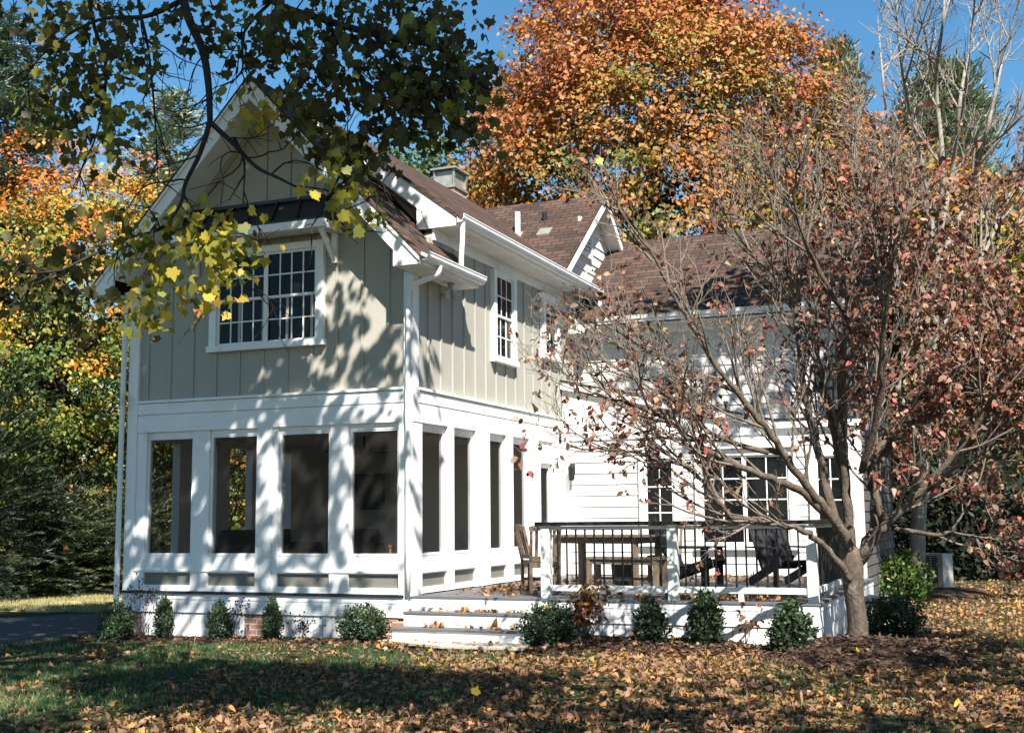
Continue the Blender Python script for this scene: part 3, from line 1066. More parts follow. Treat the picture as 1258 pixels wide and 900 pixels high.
# --- metal awning over the front window
aw0, aw1 = -3.66, -1.10
b = MB()
zt, zb, yo = 6.12, 5.70, -0.50
b.prism([(aw0, 0.0, zt), (aw1-0.32, 0.0, zt), (aw1, yo, zb), (aw0-0.02, yo, zb)], (0, 0, -0.025))
b.prism([(aw1-0.32, 0.0, zt), (aw1+0.02, 0.0, zb), (aw1, yo, zb)], (0, 0, -0.025))
n = 7
for i in range(n):
    t = i/(n-1)
    p = np.array([aw0+(aw1-0.32-aw0)*t, -0.002, zt+0.012])
    q = np.array([aw0+(aw1-aw0)*t*0.999, yo, zb+0.012])
    b.beam(p, q, 0.022, 0.045)
b.beam((aw0, -0.02, zt+0.01), (aw1-0.3, -0.02, zt+0.01), 0.05, 0.05)
aw = b.build('awning', M['metal'], H)
b = MB()
b.box(aw0, aw1-0.0, yo-0.0, yo+0.04, zb-0.14, zb-0.03)
b.box(aw1-0.04, aw1+0.002, yo+0.04, -0.005, zb-0.14, zb-0.03)
b.box(aw0-0.002, aw0+0.04, yo+0.04, -0.005, zb-0.14, zb-0.03)
b.box(aw0+0.04, aw1-0.04, yo+0.04, -0.002, zb-0.10, zb-0.08)
b.build('awning_fascia', M['white'], aw)
for xx in (aw0+0.10, aw1-0.10):
    b = MB()
    b.box(xx-0.04, xx+0.04, -0.06, 0.0, 5.14, 5.56)
    b.box(xx-0.04, xx+0.04, -0.44, -0.06, 5.555, 5.60)
    b.beam((xx, -0.42, 5.57), (xx, -0.05, 5.20), 0.06, 0.06)
    b.build('bracket', M['white'], aw)

# ------------------------------------------------------------------ deck
deck = empty('deck', 'grey board deck with white skirt, black baluster railing and white front steps', 'deck')
DX0, DX1, DY0, DY1 = 0.03, 5.28, -0.06, 5.86
b = MB()
y = DY0
while y < DY1-0.02:
    b.box(DX0 if y > 0.25 else -0.02, DX1, y, min(DY1, y+0.136), 0.545, 0.572)
    y += 0.142
b.build('decking', M['deck'], deck)
MB().box(0.05, DX1-0.04, 0.0, DY1, 0.44, 0.543).build('deck_frame', M['black'], deck)
b = MB()
b.box(0.0, DX1-0.02, DY0+0.015, DY0+0.04, 0.468, 0.544)
b.box(0.0, DX1-0.02, DY0+0.022, DY0+0.05, 0.285, 0.46)
b.box(0.0, DX1-0.02, DY0+0.034, DY0+0.06, 0.44, 0.49)
b.box(DX1-0.04, DX1-0.02, DY0+0.05, DY1, 0.468, 0.544)
b.box(DX1-0.05, DX1-0.027, DY0+0.06, DY1, 0.285, 0.46)
x = 1.9
while x < DX1-0.15:
    b.box(x, x+0.136, DY0+0.04, DY0+0.065, -0.12, 0.278)
    x += 0.147
y = 0.0
while y < 5.7:
    b.box(DX1-0.065, DX1-0.04, y, y+0.136, -0.12, 0.278)
    y += 0.147
b.build('deck_skirt', M['white'], deck)
MB().box(DX0, DX1-0.1, 0.05, 0.08, -0.2, 0.5).build('skirt_backing', M['black'], deck)
# front steps
SX0, SX1 = 0.02, 1.86
b = MB()
b.box(SX0, SX1, -0.30, -0.055, 0.36, 0.392)
b.box(SX0-0.03, SX1, -0.58, -0.30, 0.178, 0.212)
b.build('tread', M['deck'], deck, bevel=0.005)
b = MB()
b.box(SX0+0.01, SX1-0.01, -0.052, -0.03, 0.39, 0.543)
b.box(SX0+0.01, SX1-0.03, -0.285, -0.04, 0.21, 0.358)
b.box(SX0-0.01, SX1-0.05, -0.555, -0.27, -0.1, 0.176)
b.build('riser', M['white'], deck)
# railing
posts = [(1.885, 0.05), (3.53, 0.05), (5.19, 0.05), (5.19, 3.0)]
for (x, y) in posts:
    MB().box(x-0.06, x+0.06, y-0.06, y+0.06, 0.572, 1.462).build('railing_post', M['railw'], deck, bevel=0.005)
b = MB()
b.box(1.76, 5.31, -0.04, 0.14, 1.472, 1.522)
b.box(5.10, 5.28, 0.142, 3.1, 1.472, 1.522)
b.build('rail_cap', M['cap'], deck)
b = MB()
for x0, x1 in ((1.947, 3.468), (3.592, 5.128)):
    b.box(x0, x1, 0.02, 0.08, 1.425, 1.468)
    b.box(x0, x1, 0.015, 0.085, 0.665, 0.735)
b.box(5.16, 5.22, 0.112, 2.94, 1.425, 1.468)
b.box(5.155, 5.225, 0.112, 2.94, 0.665, 0.735)
b.box(4.32, 4.38, 0.02, 0.08, 0.573, 0.664)
b.box(5.16, 5.22, 1.5, 1.56, 0.573, 0.664)
b.build('railing_rail', M['railw'], deck)
bal = []
for x0, x1, n in ((1.947, 3.468, 12), (3.592, 5.128, 12)):
    for i in range(n):
        bal.append((x0+(x1-x0)*(i+0.75)/(n+0.5), 0.05))
for i in range(24):
    bal.append((5.19, 0.12+2.8*(i+0.75)/24.5))
proto = None
for (x, y) in bal:
    if proto is None:
        proto = MB().box(-0.010, 0.010, -0.010, 0.010, 0.70, 1.44).build('baluster', M['black'], deck)
        proto.location = (x, y, 0)
    else:
        o = proto.copy()
        COL.objects.link(o)
        o.location = (x, y, 0)
# side steps behind the tree
b = MB()
b.box(5.30, 5.62, 3.2, 4.6, 0.36, 0.39)
b.box(5.62, 5.94, 3.2, 4.6, 0.17, 0.20)
b.build('tread', M['deck'], deck)
b = MB()
b.box(5.30, 5.60, 3.22, 4.58, 0.2, 0.358)
b.box(5.30, 5.92, 3.23, 4.57, -0.1, 0.168)
b.build('riser', M['white'], deck)

st = MB()
st.prism([(-0.12, -0.60, 0.015), (0.9, -1.02, 0.02), (1.95, -0.95, 0.02), (1.9, -0.5, 0.02), (0.0, -0.45, 0.02)], (0, 0, 0.045))
tag(st.build('stone_slab', M['stone'], bevel=0.01), 'thin pale flagstone lying in the grass at the foot of the white steps', 'stone')

# ------------------------------------------------------------------ furniture on the deck
def place(o, x, y, z, a):
    o.location = (x, y, z)
    o.rotation_euler = (0, 0, R(a))
    return o

# dining table: long side along its own x
tab = empty('dining_table', 'weathered slatted wooden dining table on the deck', 'table')
b = MB()
for i in range(7):
    b.box(-0.82, 0.82, -0.44+i*0.127, -0.44+i*0.127+0.118, 0.715, 0.745)
b.build('tabletop', M['teak2'], tab)
b = MB()
b.box(-0.70, 0.70, -0.36, -0.33, 0.62, 0.713).box(-0.70, 0.70, 0.33, 0.36, 0.62, 0.713).box(-0.70, -0.67, -0.33, 0.33, 0.62, 0.713).box(0.67, 0.70, -0.33, 0.33, 0.62, 0.713)
b.build('apron', M['teak2'], tab)
for sx in (-0.68, 0.68):
    for sy in (-0.34, 0.34):
        MB().box(sx-0.04, sx+0.04, sy-0.04, sy+0.04, 0, 0.712).build('leg', M['teak'], tab)
place(tab, 1.75, 2.95, 0.572, -14)

def make_chair(label):
    """slat-back garden chair; faces its own +y, back at -y"""
    c = empty('dining_chair', label, 'chair', group='wooden dining chairs on the deck')
    s = MB()
    for i in range(6):
        s.box(-0.23, 0.23, -0.2+i*0.074, -0.2+i*0.074+0.066, 0.42, 0.445)
    s.box(-0.22, 0.22, 0.17, 0.20, 0.36, 0.42).box(-0.22, 0.22, -0.2, -0.17, 0.36, 0.42)
    s.build('seat', M['teak'], c)
    for sx in (-0.21, 0.21):
        MB().beam((sx, -0.20, 0.0), (sx, -0.20, 0.44), 0.045, 0.045, (0, 1, 0)).beam((sx, -0.20, 0.44), (sx, -0.31, 0.93), 0.045, 0.04, (0, 1, 0)).build('leg', M['teak'], c)
        MB().beam((sx, 0.19, 0.0), (sx, 0.19, 0.42), 0.045, 0.045, (0, 1, 0)).build('leg', M['teak'], c)
    k = MB()
    # curved top rail
    P = [(-0.24+0.48*t, -0.315-0.03*math.sin(math.pi*t), 0.92+0.035*math.sin(math.pi*t)) for t in np.linspace(0, 1, 9)]
    for i in range(8):
        k.beam(P[i], P[i+1], 0.028, 0.085)
    k.beam((-0.2, -0.215, 0.50), (0.2, -0.215, 0.50), 0.025, 0.06)
    for sx in (-0.13, -0.045, 0.045, 0.13):
        k.beam((sx, -0.215, 0.50), (sx, -0.325, 0.91), 0.012, 0.045, (1, 0, 0))
    k.build('backrest', M['teak'], c)
    t = MB()
    t.box(-0.22, -0.20, -0.17, 0.17, 0.14, 0.175).box(0.20, 0.22, -0.17, 0.17, 0.14, 0.175)
    t.build('stretcher', M['teak'], c)
    return c

c1 = make_chair('weathered wooden slat back chair beside the left railing post, back to the steps')
place(c1, 1.40, 1.22, 0.572, 26)
c1.scale = (0.92, 0.92, 0.92)
c2 = dup(c1, (1.10, 1.80, 0.572), R(-50), (0.92, 0.92, 0.92), label='weathered wooden chair seen half hidden behind the nearer chair, by the porch screens')
c3 = dup(c1, (2.3, 4.15, 0.572), R(176), (0.92, 0.92, 0.92), label='wooden chair on the house side of the deck table')

bench = empty('bench', 'small backless wooden bench in front of the table on the deck', 'bench')
b = MB()
for i in range(4):
    b.box(-0.58, 0.58, -0.17+i*0.087, -0.17+i*0.087+0.078, 0.42, 0.45)
b.build('seat', M['teak2'], bench)
for sx in (-0.53, 0.53):
    for sy in (-0.13, 0.13):
        MB().box(sx-0.032, sx+0.032, sy-0.032, sy+0.032, 0, 0.419).build('leg', M['teak'], bench)
MB().box(-0.5, 0.5, -0.145, -0.118, 0.35, 0.418).box(-0.5, 0.5, 0.118, 0.145, 0.35, 0.418).box(-0.5, 0.5, -0.012, 0.012, 0.13, 0.17).build('apron', M['teak2'], bench)
place(bench, 2.35, 1.95, 0.572, -12)

pot = MB()
pot.lathe((1.98, 2.95, 0.572), [(0.13, 0), (0.15, 0.05), (0.17, 0.34), (0.19, 0.36), (0.19, 0.40), (0.05, 0.42)], 16)
tag(pot.build('bucket', M['black'], smooth=True), 'black lidded bucket standing under the wooden table', 'bucket')

def make_adirondack(label):
    """faces its own +x"""
    c = empty('adirondack_chair', label, 'chair', group='black adirondack chairs on the deck')
    k = MB()
    for i in range(6):
        yy = -0.25+i*0.1
        hgt = 0.80-0.05*abs(i-2.5)
        k.beam((-0.18, yy*0.92, 0.24), (-0.18-0.42*hgt/0.80, yy*1.05, 0.24+hgt), 0.088, 0.02, (1, 0, 0.4))
    k.beam((-0.26, -0.3, 0.40), (-0.26, 0.3, 0.40), 0.03, 0.06)
    k.beam((-0.47, -0.3, 0.78), (-0.47, 0.3, 0.78), 0.025, 0.06)
    k.build('backrest', M['blackwood'], c)
    s = MB()
    for i in range(6):
        t = i/5
        xx = -0.16+0.56*t
        s.beam((xx, -0.27, 0.25+0.12*t), (xx, 0.27, 0.25+0.12*t), 0.088, 0.022)
    s.build('seat', M['blackwood'], c)
    for sy in (-0.29, 0.29):
        MB().beam((0.44, sy, 0.36), (-0.52, sy, 0.04), 0.025, 0.12).build('rear_leg', M['blackwood'], c)
        MB().beam((0.34, sy*1.09, 0.0), (0.34, sy*1.09, 0.54), 0.12, 0.025, (0, 1, 0)).build('front_leg', M['blackwood'], c)
        MB().box(-0.40, 0.44, sy*1.13-0.07, sy*1.13+0.07, 0.54, 0.562).build('armrest', M['blackwood'], c)
    return c

a1 = make_adirondack('black adirondack chair in side view behind the middle railing post')
place(a1, 2.92, 3.3, 0.572, -6)
a2 = dup(a1, (4.30, 3.3, 0.572), R(-52), label='black adirondack chair nearest the tree, its tall slatted back toward the wide window')

# ------------------------------------------------------------------ things inside the porch
tv = MB()
tv.box(-4.62, -3.58, 5.76, 5.845, 1.76, 2.44)
tag(tv.build('television', M['black']), 'dark flat television on the back wall inside the screened porch', 'television')
sofa = empty('wicker_sofa', 'dark wicker sofa with grey cushions inside the screened porch', 'sofa')
MB().box(-0.95, 0.95, -0.38, 0.38, 0.05, 0.36).box(-0.95, 0.95, 0.26, 0.38, 0.36, 0.86).box(-0.95, -0.82, -0.38, 0.26, 0.36, 0.64).box(0.82, 0.95, -0.38, 0.26, 0.36, 0.64).build('frame', M['wicker'], sofa, bevel=0.03)
for i in (-1, 0, 1):
    MB().box(i*0.54-0.26, i*0.54+0.26, -0.36, 0.22, 0.36, 0.50).build('cushion', M['cushion'], sofa, bevel=0.04)
place(sofa, -3.9, 2.6, 0.57, 90)
arm = empty('wicker_armchair', 'dark wicker armchair inside the porch behind the second screen', 'armchair')
MB().box(-0.42, 0.42, -0.38, 0.38, 0.05, 0.36).box(-0.42, 0.42, 0.26, 0.38, 0.36, 0.86).box(-0.42, -0.30, -0.38, 0.26, 0.36, 0.62).box(0.30, 0.42, -0.38, 0.26, 0.36, 0.62).build('frame', M['wicker'], arm, bevel=0.03)
MB().box(-0.28, 0.28, -0.36, 0.24, 0.36, 0.50).build('cushion', M['cushion'], arm, bevel=0.04)
place(arm, -2.5, 2.9, 0.57, 200)
stool = empty('wooden_stand', 'small honey coloured wooden stand just inside the corner screen', 'stand')
MB().box(-0.14, 0.14, -0.14, 0.14, 0.62, 0.66).build('top', M['pine'], stool)
for sx in (-0.11, 0.11):
    for sy in (-0.11, 0.11):
        MB().box(sx-0.02, sx+0.02, sy-0.02, sy+0.02, 0, 0.62).build('leg', M['pine'], stool)
MB().box(-0.12, 0.12, -0.12, 0.12, 0.50, 0.60).build('drawer', M['pine'], stool)
place(stool, -0.48, 0.62, 0.57, 5)
fan = empty('ceiling_fan', 'dark ceiling fan under the porch ceiling', 'fan')
MB().lathe((0, 0, -0.30), [(0.02, 0.3), (0.02, 0.12), (0.10, 0.10), (0.11, 0.0), (0.03, -0.04)], 12).build('motor', M['black'], fan)
for i in range(5):
    a = i*2*math.pi/5+0.3
    MB().beam((0.1*math.cos(a), 0.1*math.sin(a), -0.26), (0.66*math.cos(a), 0.66*math.sin(a), -0.25), 0.13, 0.012).build('blade', M['black'], fan)
place(fan, -2.2, 2.6, 2.9, 0)

# ------------------------------------------------------------------ air conditioner, neighbour house
ac = empty('air_conditioner', 'beige outdoor air conditioner unit beside the narrow trunk', 'air conditioner')
MB().box(-0.42, 0.42, -0.17, 0.17, 0.05, 0.80).build('cabinet', M['acw'], ac, bevel=0.015)
g = MB()
g.box(-0.36, 0.20, -0.176, -0.171, 0.10, 0.75)
gr = g.build('fan_opening', M['acd'], ac)
g = MB()
for i in range(12):
    g.box(-0.37, 0.21, -0.20, -0.178, 0.115+i*0.055, 0.128+i*0.055)
g.box(-0.09, -0.075, -0.205, -0.178, 0.10, 0.75)
g.build('grille', M['acw'], ac)
MB().box(-0.5, 0.5, -0.25, 0.25, -0.05, 0.05).build('pad', M['stone'], ac)
place(ac, 5.93, 11.7, gz(5.75, 12.0)+0.03, -42)
ac.scale = (0.62, 0.8, 0.95)

nb = empty('neighbour_house', 'white house far off beyond the dark shrubs at the right', 'house', (9.5, 40, 0))
MB().box(6.0, 17, 40, 46, -0.3, 2.7).build('wall', M['neigh'], nb)
MB().prism([(5.6, 39.5, 2.7), (5.6, 46.5, 2.7), (5.6, 43, 5.0)], (11.8, 0, 0)).build('roof', M['roof_x'], nb)
for xx in (7.2, 10.5, 13.5):
    MB().box(xx, xx+1.0, 39.96, 40.0, 0.9, 2.1).build('window', M['glass'], nb)

# ------------------------------------------------------------------ vegetation
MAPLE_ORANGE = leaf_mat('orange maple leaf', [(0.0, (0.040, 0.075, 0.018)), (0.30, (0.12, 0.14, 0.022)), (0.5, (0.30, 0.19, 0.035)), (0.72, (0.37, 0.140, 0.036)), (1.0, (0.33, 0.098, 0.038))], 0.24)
MAPLE_GOLD = leaf_mat('gold and green maple leaf', [(0.0, (0.05, 0.10, 0.018)), (0.35, (0.14, 0.19, 0.022)), (0.6, (0.44, 0.32, 0.03)), (0.85, (0.52, 0.24, 0.025)), (1.0, (0.46, 0.14, 0.02))], 0.3)
MAPLE_NEAR = leaf_mat('overhead maple leaf', [(0.0, (0.020, 0.018, 0.006)), (0.25, (0.048, 0.042, 0.010)), (0.40, (0.095, 0.078, 0.014)), (0.5, (0.13, 0.12, 0.02)), (0.62, (0.25, 0.26, 0.03)), (0.74, (0.46, 0.38, 0.03)), (0.88, (0.56, 0.37, 0.03)), (1.0, (0.42, 0.17, 0.03))], 0.5)  # near-black stops put the shaded silhouette look into the leaf colour
DOG_LEAF = leaf_mat('russet dogwood leaf', [(0.0, (0.055, 0.030, 0.020)), (0.30, (0.14, 0.072, 0.042)), (0.5, (0.25, 0.130, 0.075)), (0.60, (0.30, 0.105, 0.065)), (0.67, (0.40, 0.058, 0.055)), (0.73, (0.26, 0.10, 0.075)), (0.79, (0.34, 0.20, 0.13)), (1.0, (0.46, 0.33, 0.21))], 0.3)
PINE_LEAF = leaf_mat('pine needles', [(0.0, (0.030, 0.060, 0.036)), (0.6, (0.095, 0.150, 0.085)), (1.0, (0.19, 0.21, 0.105))], 0.2, 0.08)
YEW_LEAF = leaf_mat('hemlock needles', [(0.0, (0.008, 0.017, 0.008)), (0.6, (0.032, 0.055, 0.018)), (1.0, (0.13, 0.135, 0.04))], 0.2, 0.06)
BOX_LEAF = leaf_mat('boxwood leaf', [(0.0, (0.010, 0.026, 0.010)), (0.7, (0.028, 0.060, 0.017)), (1.0, (0.065, 0.105, 0.024))], 0.2, 0.05)
BRIGHT_LEAF = leaf_mat('bright green shrub leaf', [(0.0, (0.030, 0.072, 0.014)), (1.0, (0.12, 0.20, 0.03))], 0.3, 0.03)
DRY_LEAF = leaf_mat('dried brown leaf', [(0.0, (0.09, 0.04, 0.022)), (1.0, (0.34, 0.15, 0.05))], 0.3)
DARK_LEAF = leaf_mat('dark shrub leaf', [(0.0, (0.007, 0.013, 0.007)), (1.0, (0.030, 0.040, 0.020))], 0.15, 0.02)
GREEN_LEAF = leaf_mat('green tree leaf', [(0.0, (0.035, 0.07, 0.022)), (0.7, (0.07, 0.12, 0.03)), (1.0, (0.26, 0.22, 0.04))], 0.35)
FALLEN = leaf_mat('fallen leaf', [(0.0, (0.10, 0.058, 0.036)), (0.35, (0.24, 0.13, 0.068)), (0.6, (0.37, 0.20, 0.085)), (0.8, (0.47, 0.21, 0.05)), (0.92, (0.50, 0.31, 0.035)), (1.0, (0.60, 0.44, 0.04))], 0.25, 0.05)
GRASS = leaf_mat('grass blade', [(0.0, (0.014, 0.040, 0.009)), (0.7, (0.042, 0.105, 0.018)), (1.0, (0.34, 0.30, 0.13))], 0.3, 0.05)

def crown(name, centre, radii, n_cl, per, cl_r, size, mat, parent, tintf, r, fill=0.55, flat=0.55, bump=0.22, T=RHOMB, low=-1.0, up=0.5):
    """leaves gathered in clumps over an uneven ellipsoid; returns clump centres"""
    centre, radii = np.array(centre, float), np.array(radii, float)
    ph = r.random(6)*6.28
    D = rnd_dir(n_cl, r)
    D = D[D[:, 2] > low]
    az, el = np.arctan2(D[:, 1], D[:, 0]), D[:, 2]
    lob = 1+bump*(np.sin(3*az+ph[0]+2*el)*0.5+np.sin(5*az+ph[1])*0.3*np.cos(4*el+ph[2])+np.sin(7*el+ph[3]+2*az)*0.35)
    q = fill+(1-fill)*r.random(len(D))**0.6
    Cc = centre+D*radii*(lob*q)[:, None]
    m = len(Cc)
    off = r.normal(size=(m, per, 3))*cl_r*np.array([1, 1, flat])
    P = (Cc[:, None]+off).reshape(-1, 3)
    out = np.repeat(D, per, 0)
    N = unit(out*0.7+np.array([0, 0, up])+r.normal(size=P.shape)*0.65)
    U = unit(np.cross(N, r.normal(size=P.shape))+np.array([0, 0, -0.35]))
    rel = (P-centre)/radii
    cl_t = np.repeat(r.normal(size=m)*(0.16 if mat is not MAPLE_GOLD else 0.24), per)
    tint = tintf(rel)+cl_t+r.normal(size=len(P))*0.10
    sz = size*(0.7+0.6*r.random(len(P)))
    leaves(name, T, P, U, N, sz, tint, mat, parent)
    return Cc

def trunk_limbs(parent, base, top, rb, centres, bark, r, n_l=14, rl=0.09):
    b = MB()
    base, top = np.array(base, float), np.array(top, float)
    mid = (base+top)/2+r.normal(size=3)*0.15
    P = smooth_path([base, mid, top], 6)
    b.tube(P, np.linspace(rb, rb*0.5, len(P))*(1+0.5*np.exp(-np.linspace(0, 14, len(P)))), 10)
    b.build('trunk', bark, parent, smooth=True)
    b = MB()
    for i in r.choice(len(centres), min(n_l, len(centres)), replace=False):
        t = 0.35+0.6*r.random()
        s = P[int(t*(len(P)-1))]
        e = centres[i]
        m = (s+e)/2+np.array([0, 0, 0.12*np.linalg.norm(e-s)])+r.normal(size=3)*0.2
        Q = smooth_path([s, m, e], 6)
        b.tube(Q, np.linspace(rl, 0.015, len(Q)), 5, cap=False)
        for k in range(4):
            j = r.integers(4, len(Q)-1)
            d = unit(r.normal(size=3)+np.array([0, 0, 0.3]))
            b.tube(np.array([Q[j], Q[j]+d*0.5, Q[j]+d*1.0+r.normal(size=3)*0.2]), [rl*0.35, rl*0.2, 0.008], 4, cap=False)
    b.build('limbs', bark, parent, smooth=True)

# --- big orange maple behind the house
def leafy_tree(name, label, cat, base, h_c, radii, n_cl, per, cl_r, size, mat, tintf, bark, seed, group=None, rb=0.3, **kw):
    r = np.random.default_rng(seed)
    t = empty(name, label, cat, tuple(base), group)
    ctr = np.array(base)+np.array([0, 0, h_c])
    cc = crown('foliage', ctr, radii, n_cl, per, cl_r, size, mat, t, tintf, r, **kw)
    trunk_limbs(t, base, ctr+np.array([0, 0, radii[2]*0.3]), rb, cc, bark, r)
    return t

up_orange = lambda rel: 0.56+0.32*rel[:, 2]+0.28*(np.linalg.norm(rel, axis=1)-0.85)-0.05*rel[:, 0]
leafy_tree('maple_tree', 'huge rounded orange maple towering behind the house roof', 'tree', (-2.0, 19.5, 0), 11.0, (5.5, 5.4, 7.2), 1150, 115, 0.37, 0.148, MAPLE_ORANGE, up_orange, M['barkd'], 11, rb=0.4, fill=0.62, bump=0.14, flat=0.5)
# --- gold and orange maple at the left, beyond the drive
leafy_tree('maple_tree', 'gold and green maple with orange top left of the house above the dark hedge', 'tree', (-15.9, 10.3, 0), 6.9, (5.0, 4.2, 4.6), 620, 84, 0.30, 0.12, MAPLE_GOLD,
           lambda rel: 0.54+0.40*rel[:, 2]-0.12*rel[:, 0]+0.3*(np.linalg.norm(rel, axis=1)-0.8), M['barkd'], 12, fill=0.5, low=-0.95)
leafy_tree('maple_tree', 'golden maple seen through the left porch screens', 'tree', (-13.5, 16.5, 0), 4.8, (4.4, 4.0, 4.8), 520, 60, 0.34, 0.15, MAPLE_GOLD,
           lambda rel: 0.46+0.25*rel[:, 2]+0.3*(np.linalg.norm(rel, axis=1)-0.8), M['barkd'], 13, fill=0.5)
# --- trees behind the right wing
leafy_tree('maple_tree', 'orange and yellow maple rising just behind the wing roof', 'tree', (4.6, 26, 0), 8.2, (4.2, 4, 5.6), 800, 40, 0.42, 0.2, MAPLE_ORANGE,
           lambda rel: 0.38+0.3*rel[:, 2]+0.2*(np.linalg.norm(rel, axis=1)-0.8), M['barkd'], 14, fill=0.5)
leafy_tree('oak_tree', 'yellow green oak behind the russet crown of the small tree', 'tree', (8.6, 27, 0), 6.2, (4.2, 4, 5.4), 700, 40, 0.42, 0.2, MAPLE_GOLD,
           lambda rel: 0.40+0.22*rel[:, 2], M['barkd'], 15, fill=0.5)
leafy_tree('oak_tree', 'rusty orange oak at the far right behind the bare tree', 'tree', (11.5, 32, 0), 7.6, (4.4, 4, 5.8), 700, 40, 0.42, 0.22, MAPLE_ORANGE,
           lambda rel: 0.55+0.22*rel[:, 2], M['barkd'], 16, fill=0.5)
leafy_tree('ash_tree', 'plain green tree showing behind the chimney', 'tree', (-10.0, 20.3, 0), 9.0, (3.6, 3.5, 5.4), 650, 40, 0.4, 0.2, GREEN_LEAF,
           lambda rel: 0.35+0.2*rel[:, 2], M['barkd'], 17, fill=0.5)
leafy_tree('maple_tree', 'small amber maple half hidden behind the left corner of the roof', 'tree', (-13.5, 17, 0), 7.6, (3.0, 3, 3.6), 420, 40, 0.36, 0.17, MAPLE_GOLD,
           lambda rel: 0.66+0.2*rel[:, 2], M['barkd'], 18, fill=0.5)

# --- conifers
def conifer(name, label, base, h, rad, n_br, seed, mat=PINE_LEAF, z0=0.15, droop=-0.15, tuft=0.5, nper=46, up=0.25, pw=0.8, bark='barkb', needle=0.30, group=None, tint0=0.45, cat='tree'):
    r = np.random.default_rng(seed)
    t = empty(name, label, cat, tuple(base), group)
    base = np.array(base, float)
    P = smooth_path([base, base+np.array([0.1, 0, h*0.5]), base+np.array([0, 0, h])], 6)
    MB().tube(P, np.linspace(h*0.018, 0.02, len(P)), 8).build('trunk', M[bark], t, smooth=True)
    b = MB()
    LP, LU, LN, LT = [], [], [], []
    for i in range(n_br):
        f = z0+(1-z0)*((i+r.random())/n_br)
        az = r.random()*6.283
        L = rad*(1.02-f)**pw*(0.65+0.5*r.random())+0.15
        s = base+np.array([0, 0, f*h])
        d = np.array([math.cos(az), math.sin(az), 0])
        e = s+d*L+np.array([0, 0, L*(droop+0.2*r.random())])
        m = (s+e)/2+np.array([0, 0, -0.06*L])
        Q = smooth_path([s, m, e+np.array([0, 0, up*L*0.4])], 5)
        b.tube(Q, np.linspace(0.035+0.01*L, 0.01, len(Q)), 4, cap=False)
        nt = max(2, int(L/0.35))
        for k in range(nt):
            u = 0.3+0.7*(k+r.random())/nt
            c = Q[min(len(Q)-1, int(u*(len(Q)-1)))]
            side = np.array([-d[1], d[0], 0])
            c = c+side*r.normal()*0.25*L*0.5
            p = c+r.normal(size=(nper, 3))*tuft*np.array([0.5, 0.5, 0.22])
            LP.append(p)
            LU.append(d*0.7+side*r.normal(size=(nper, 1))*0.6+np.array([0, 0, up])+r.normal(size=(nper, 3))*0.35)
            LN.append(np.array([0, 0, 1.0])+r.normal(size=(nper, 3))*0.5)
            LT.append(np.full(nper, tint0+r.normal()*0.15)+r.normal(size=nper)*0.15)
    b.build('branches', M[bark], t)
    LP = np.vstack(LP)
    leaves('foliage', NEEDLE*np.array([1, 1.4, 1]), LP, np.vstack(LU), np.vstack(LN), needle*(0.7+0.6*r.random(len(LP))), np.concatenate(LT), mat, t)
    return t

conifer('pine_tree', 'slim blue green pine beside the orange maple', (0.75, 43, 0), 24.0, 4.0, 130, 21, z0=0.45, up=0.8, tuft=0.7, needle=0.34, nper=80, tint0=0.75)
conifer('pine_tree', 'broad bushy pine behind the bare twigs at the upper right', (5.5, 39, 0), 20.6, 4.6, 170, 22, z0=0.45, up=0.6, tuft=0.75, needle=0.34, pw=0.45, nper=80, tint0=0.8)
conifer('spruce_tree', 'tall dark spruce at the left edge behind the orange leaves', (-18.6, 10.8, 0), 16.0, 4.6, 150, 23, z0=0.12, up=0.0, droop=-0.25, tuft=0.5, needle=0.26, tint0=0.45, nper=56)
conifer('pine_tree', 'thin sunlit pine with dead brown boughs left of the gable', (-18.2, 17.5, 0), 16.0, 4.8, 90, 24, z0=0.2, up=0.3, tuft=0.5, needle=0.28, tint0=0.8, nper=50)
conifer('spruce_tree', 'dark evergreen beyond the neighbour yard at the right edge', (9.6, 30, 0), 7.0, 3.2, 90, 25, z0=0.05, tint0=0.15, mat=DARK_LEAF)

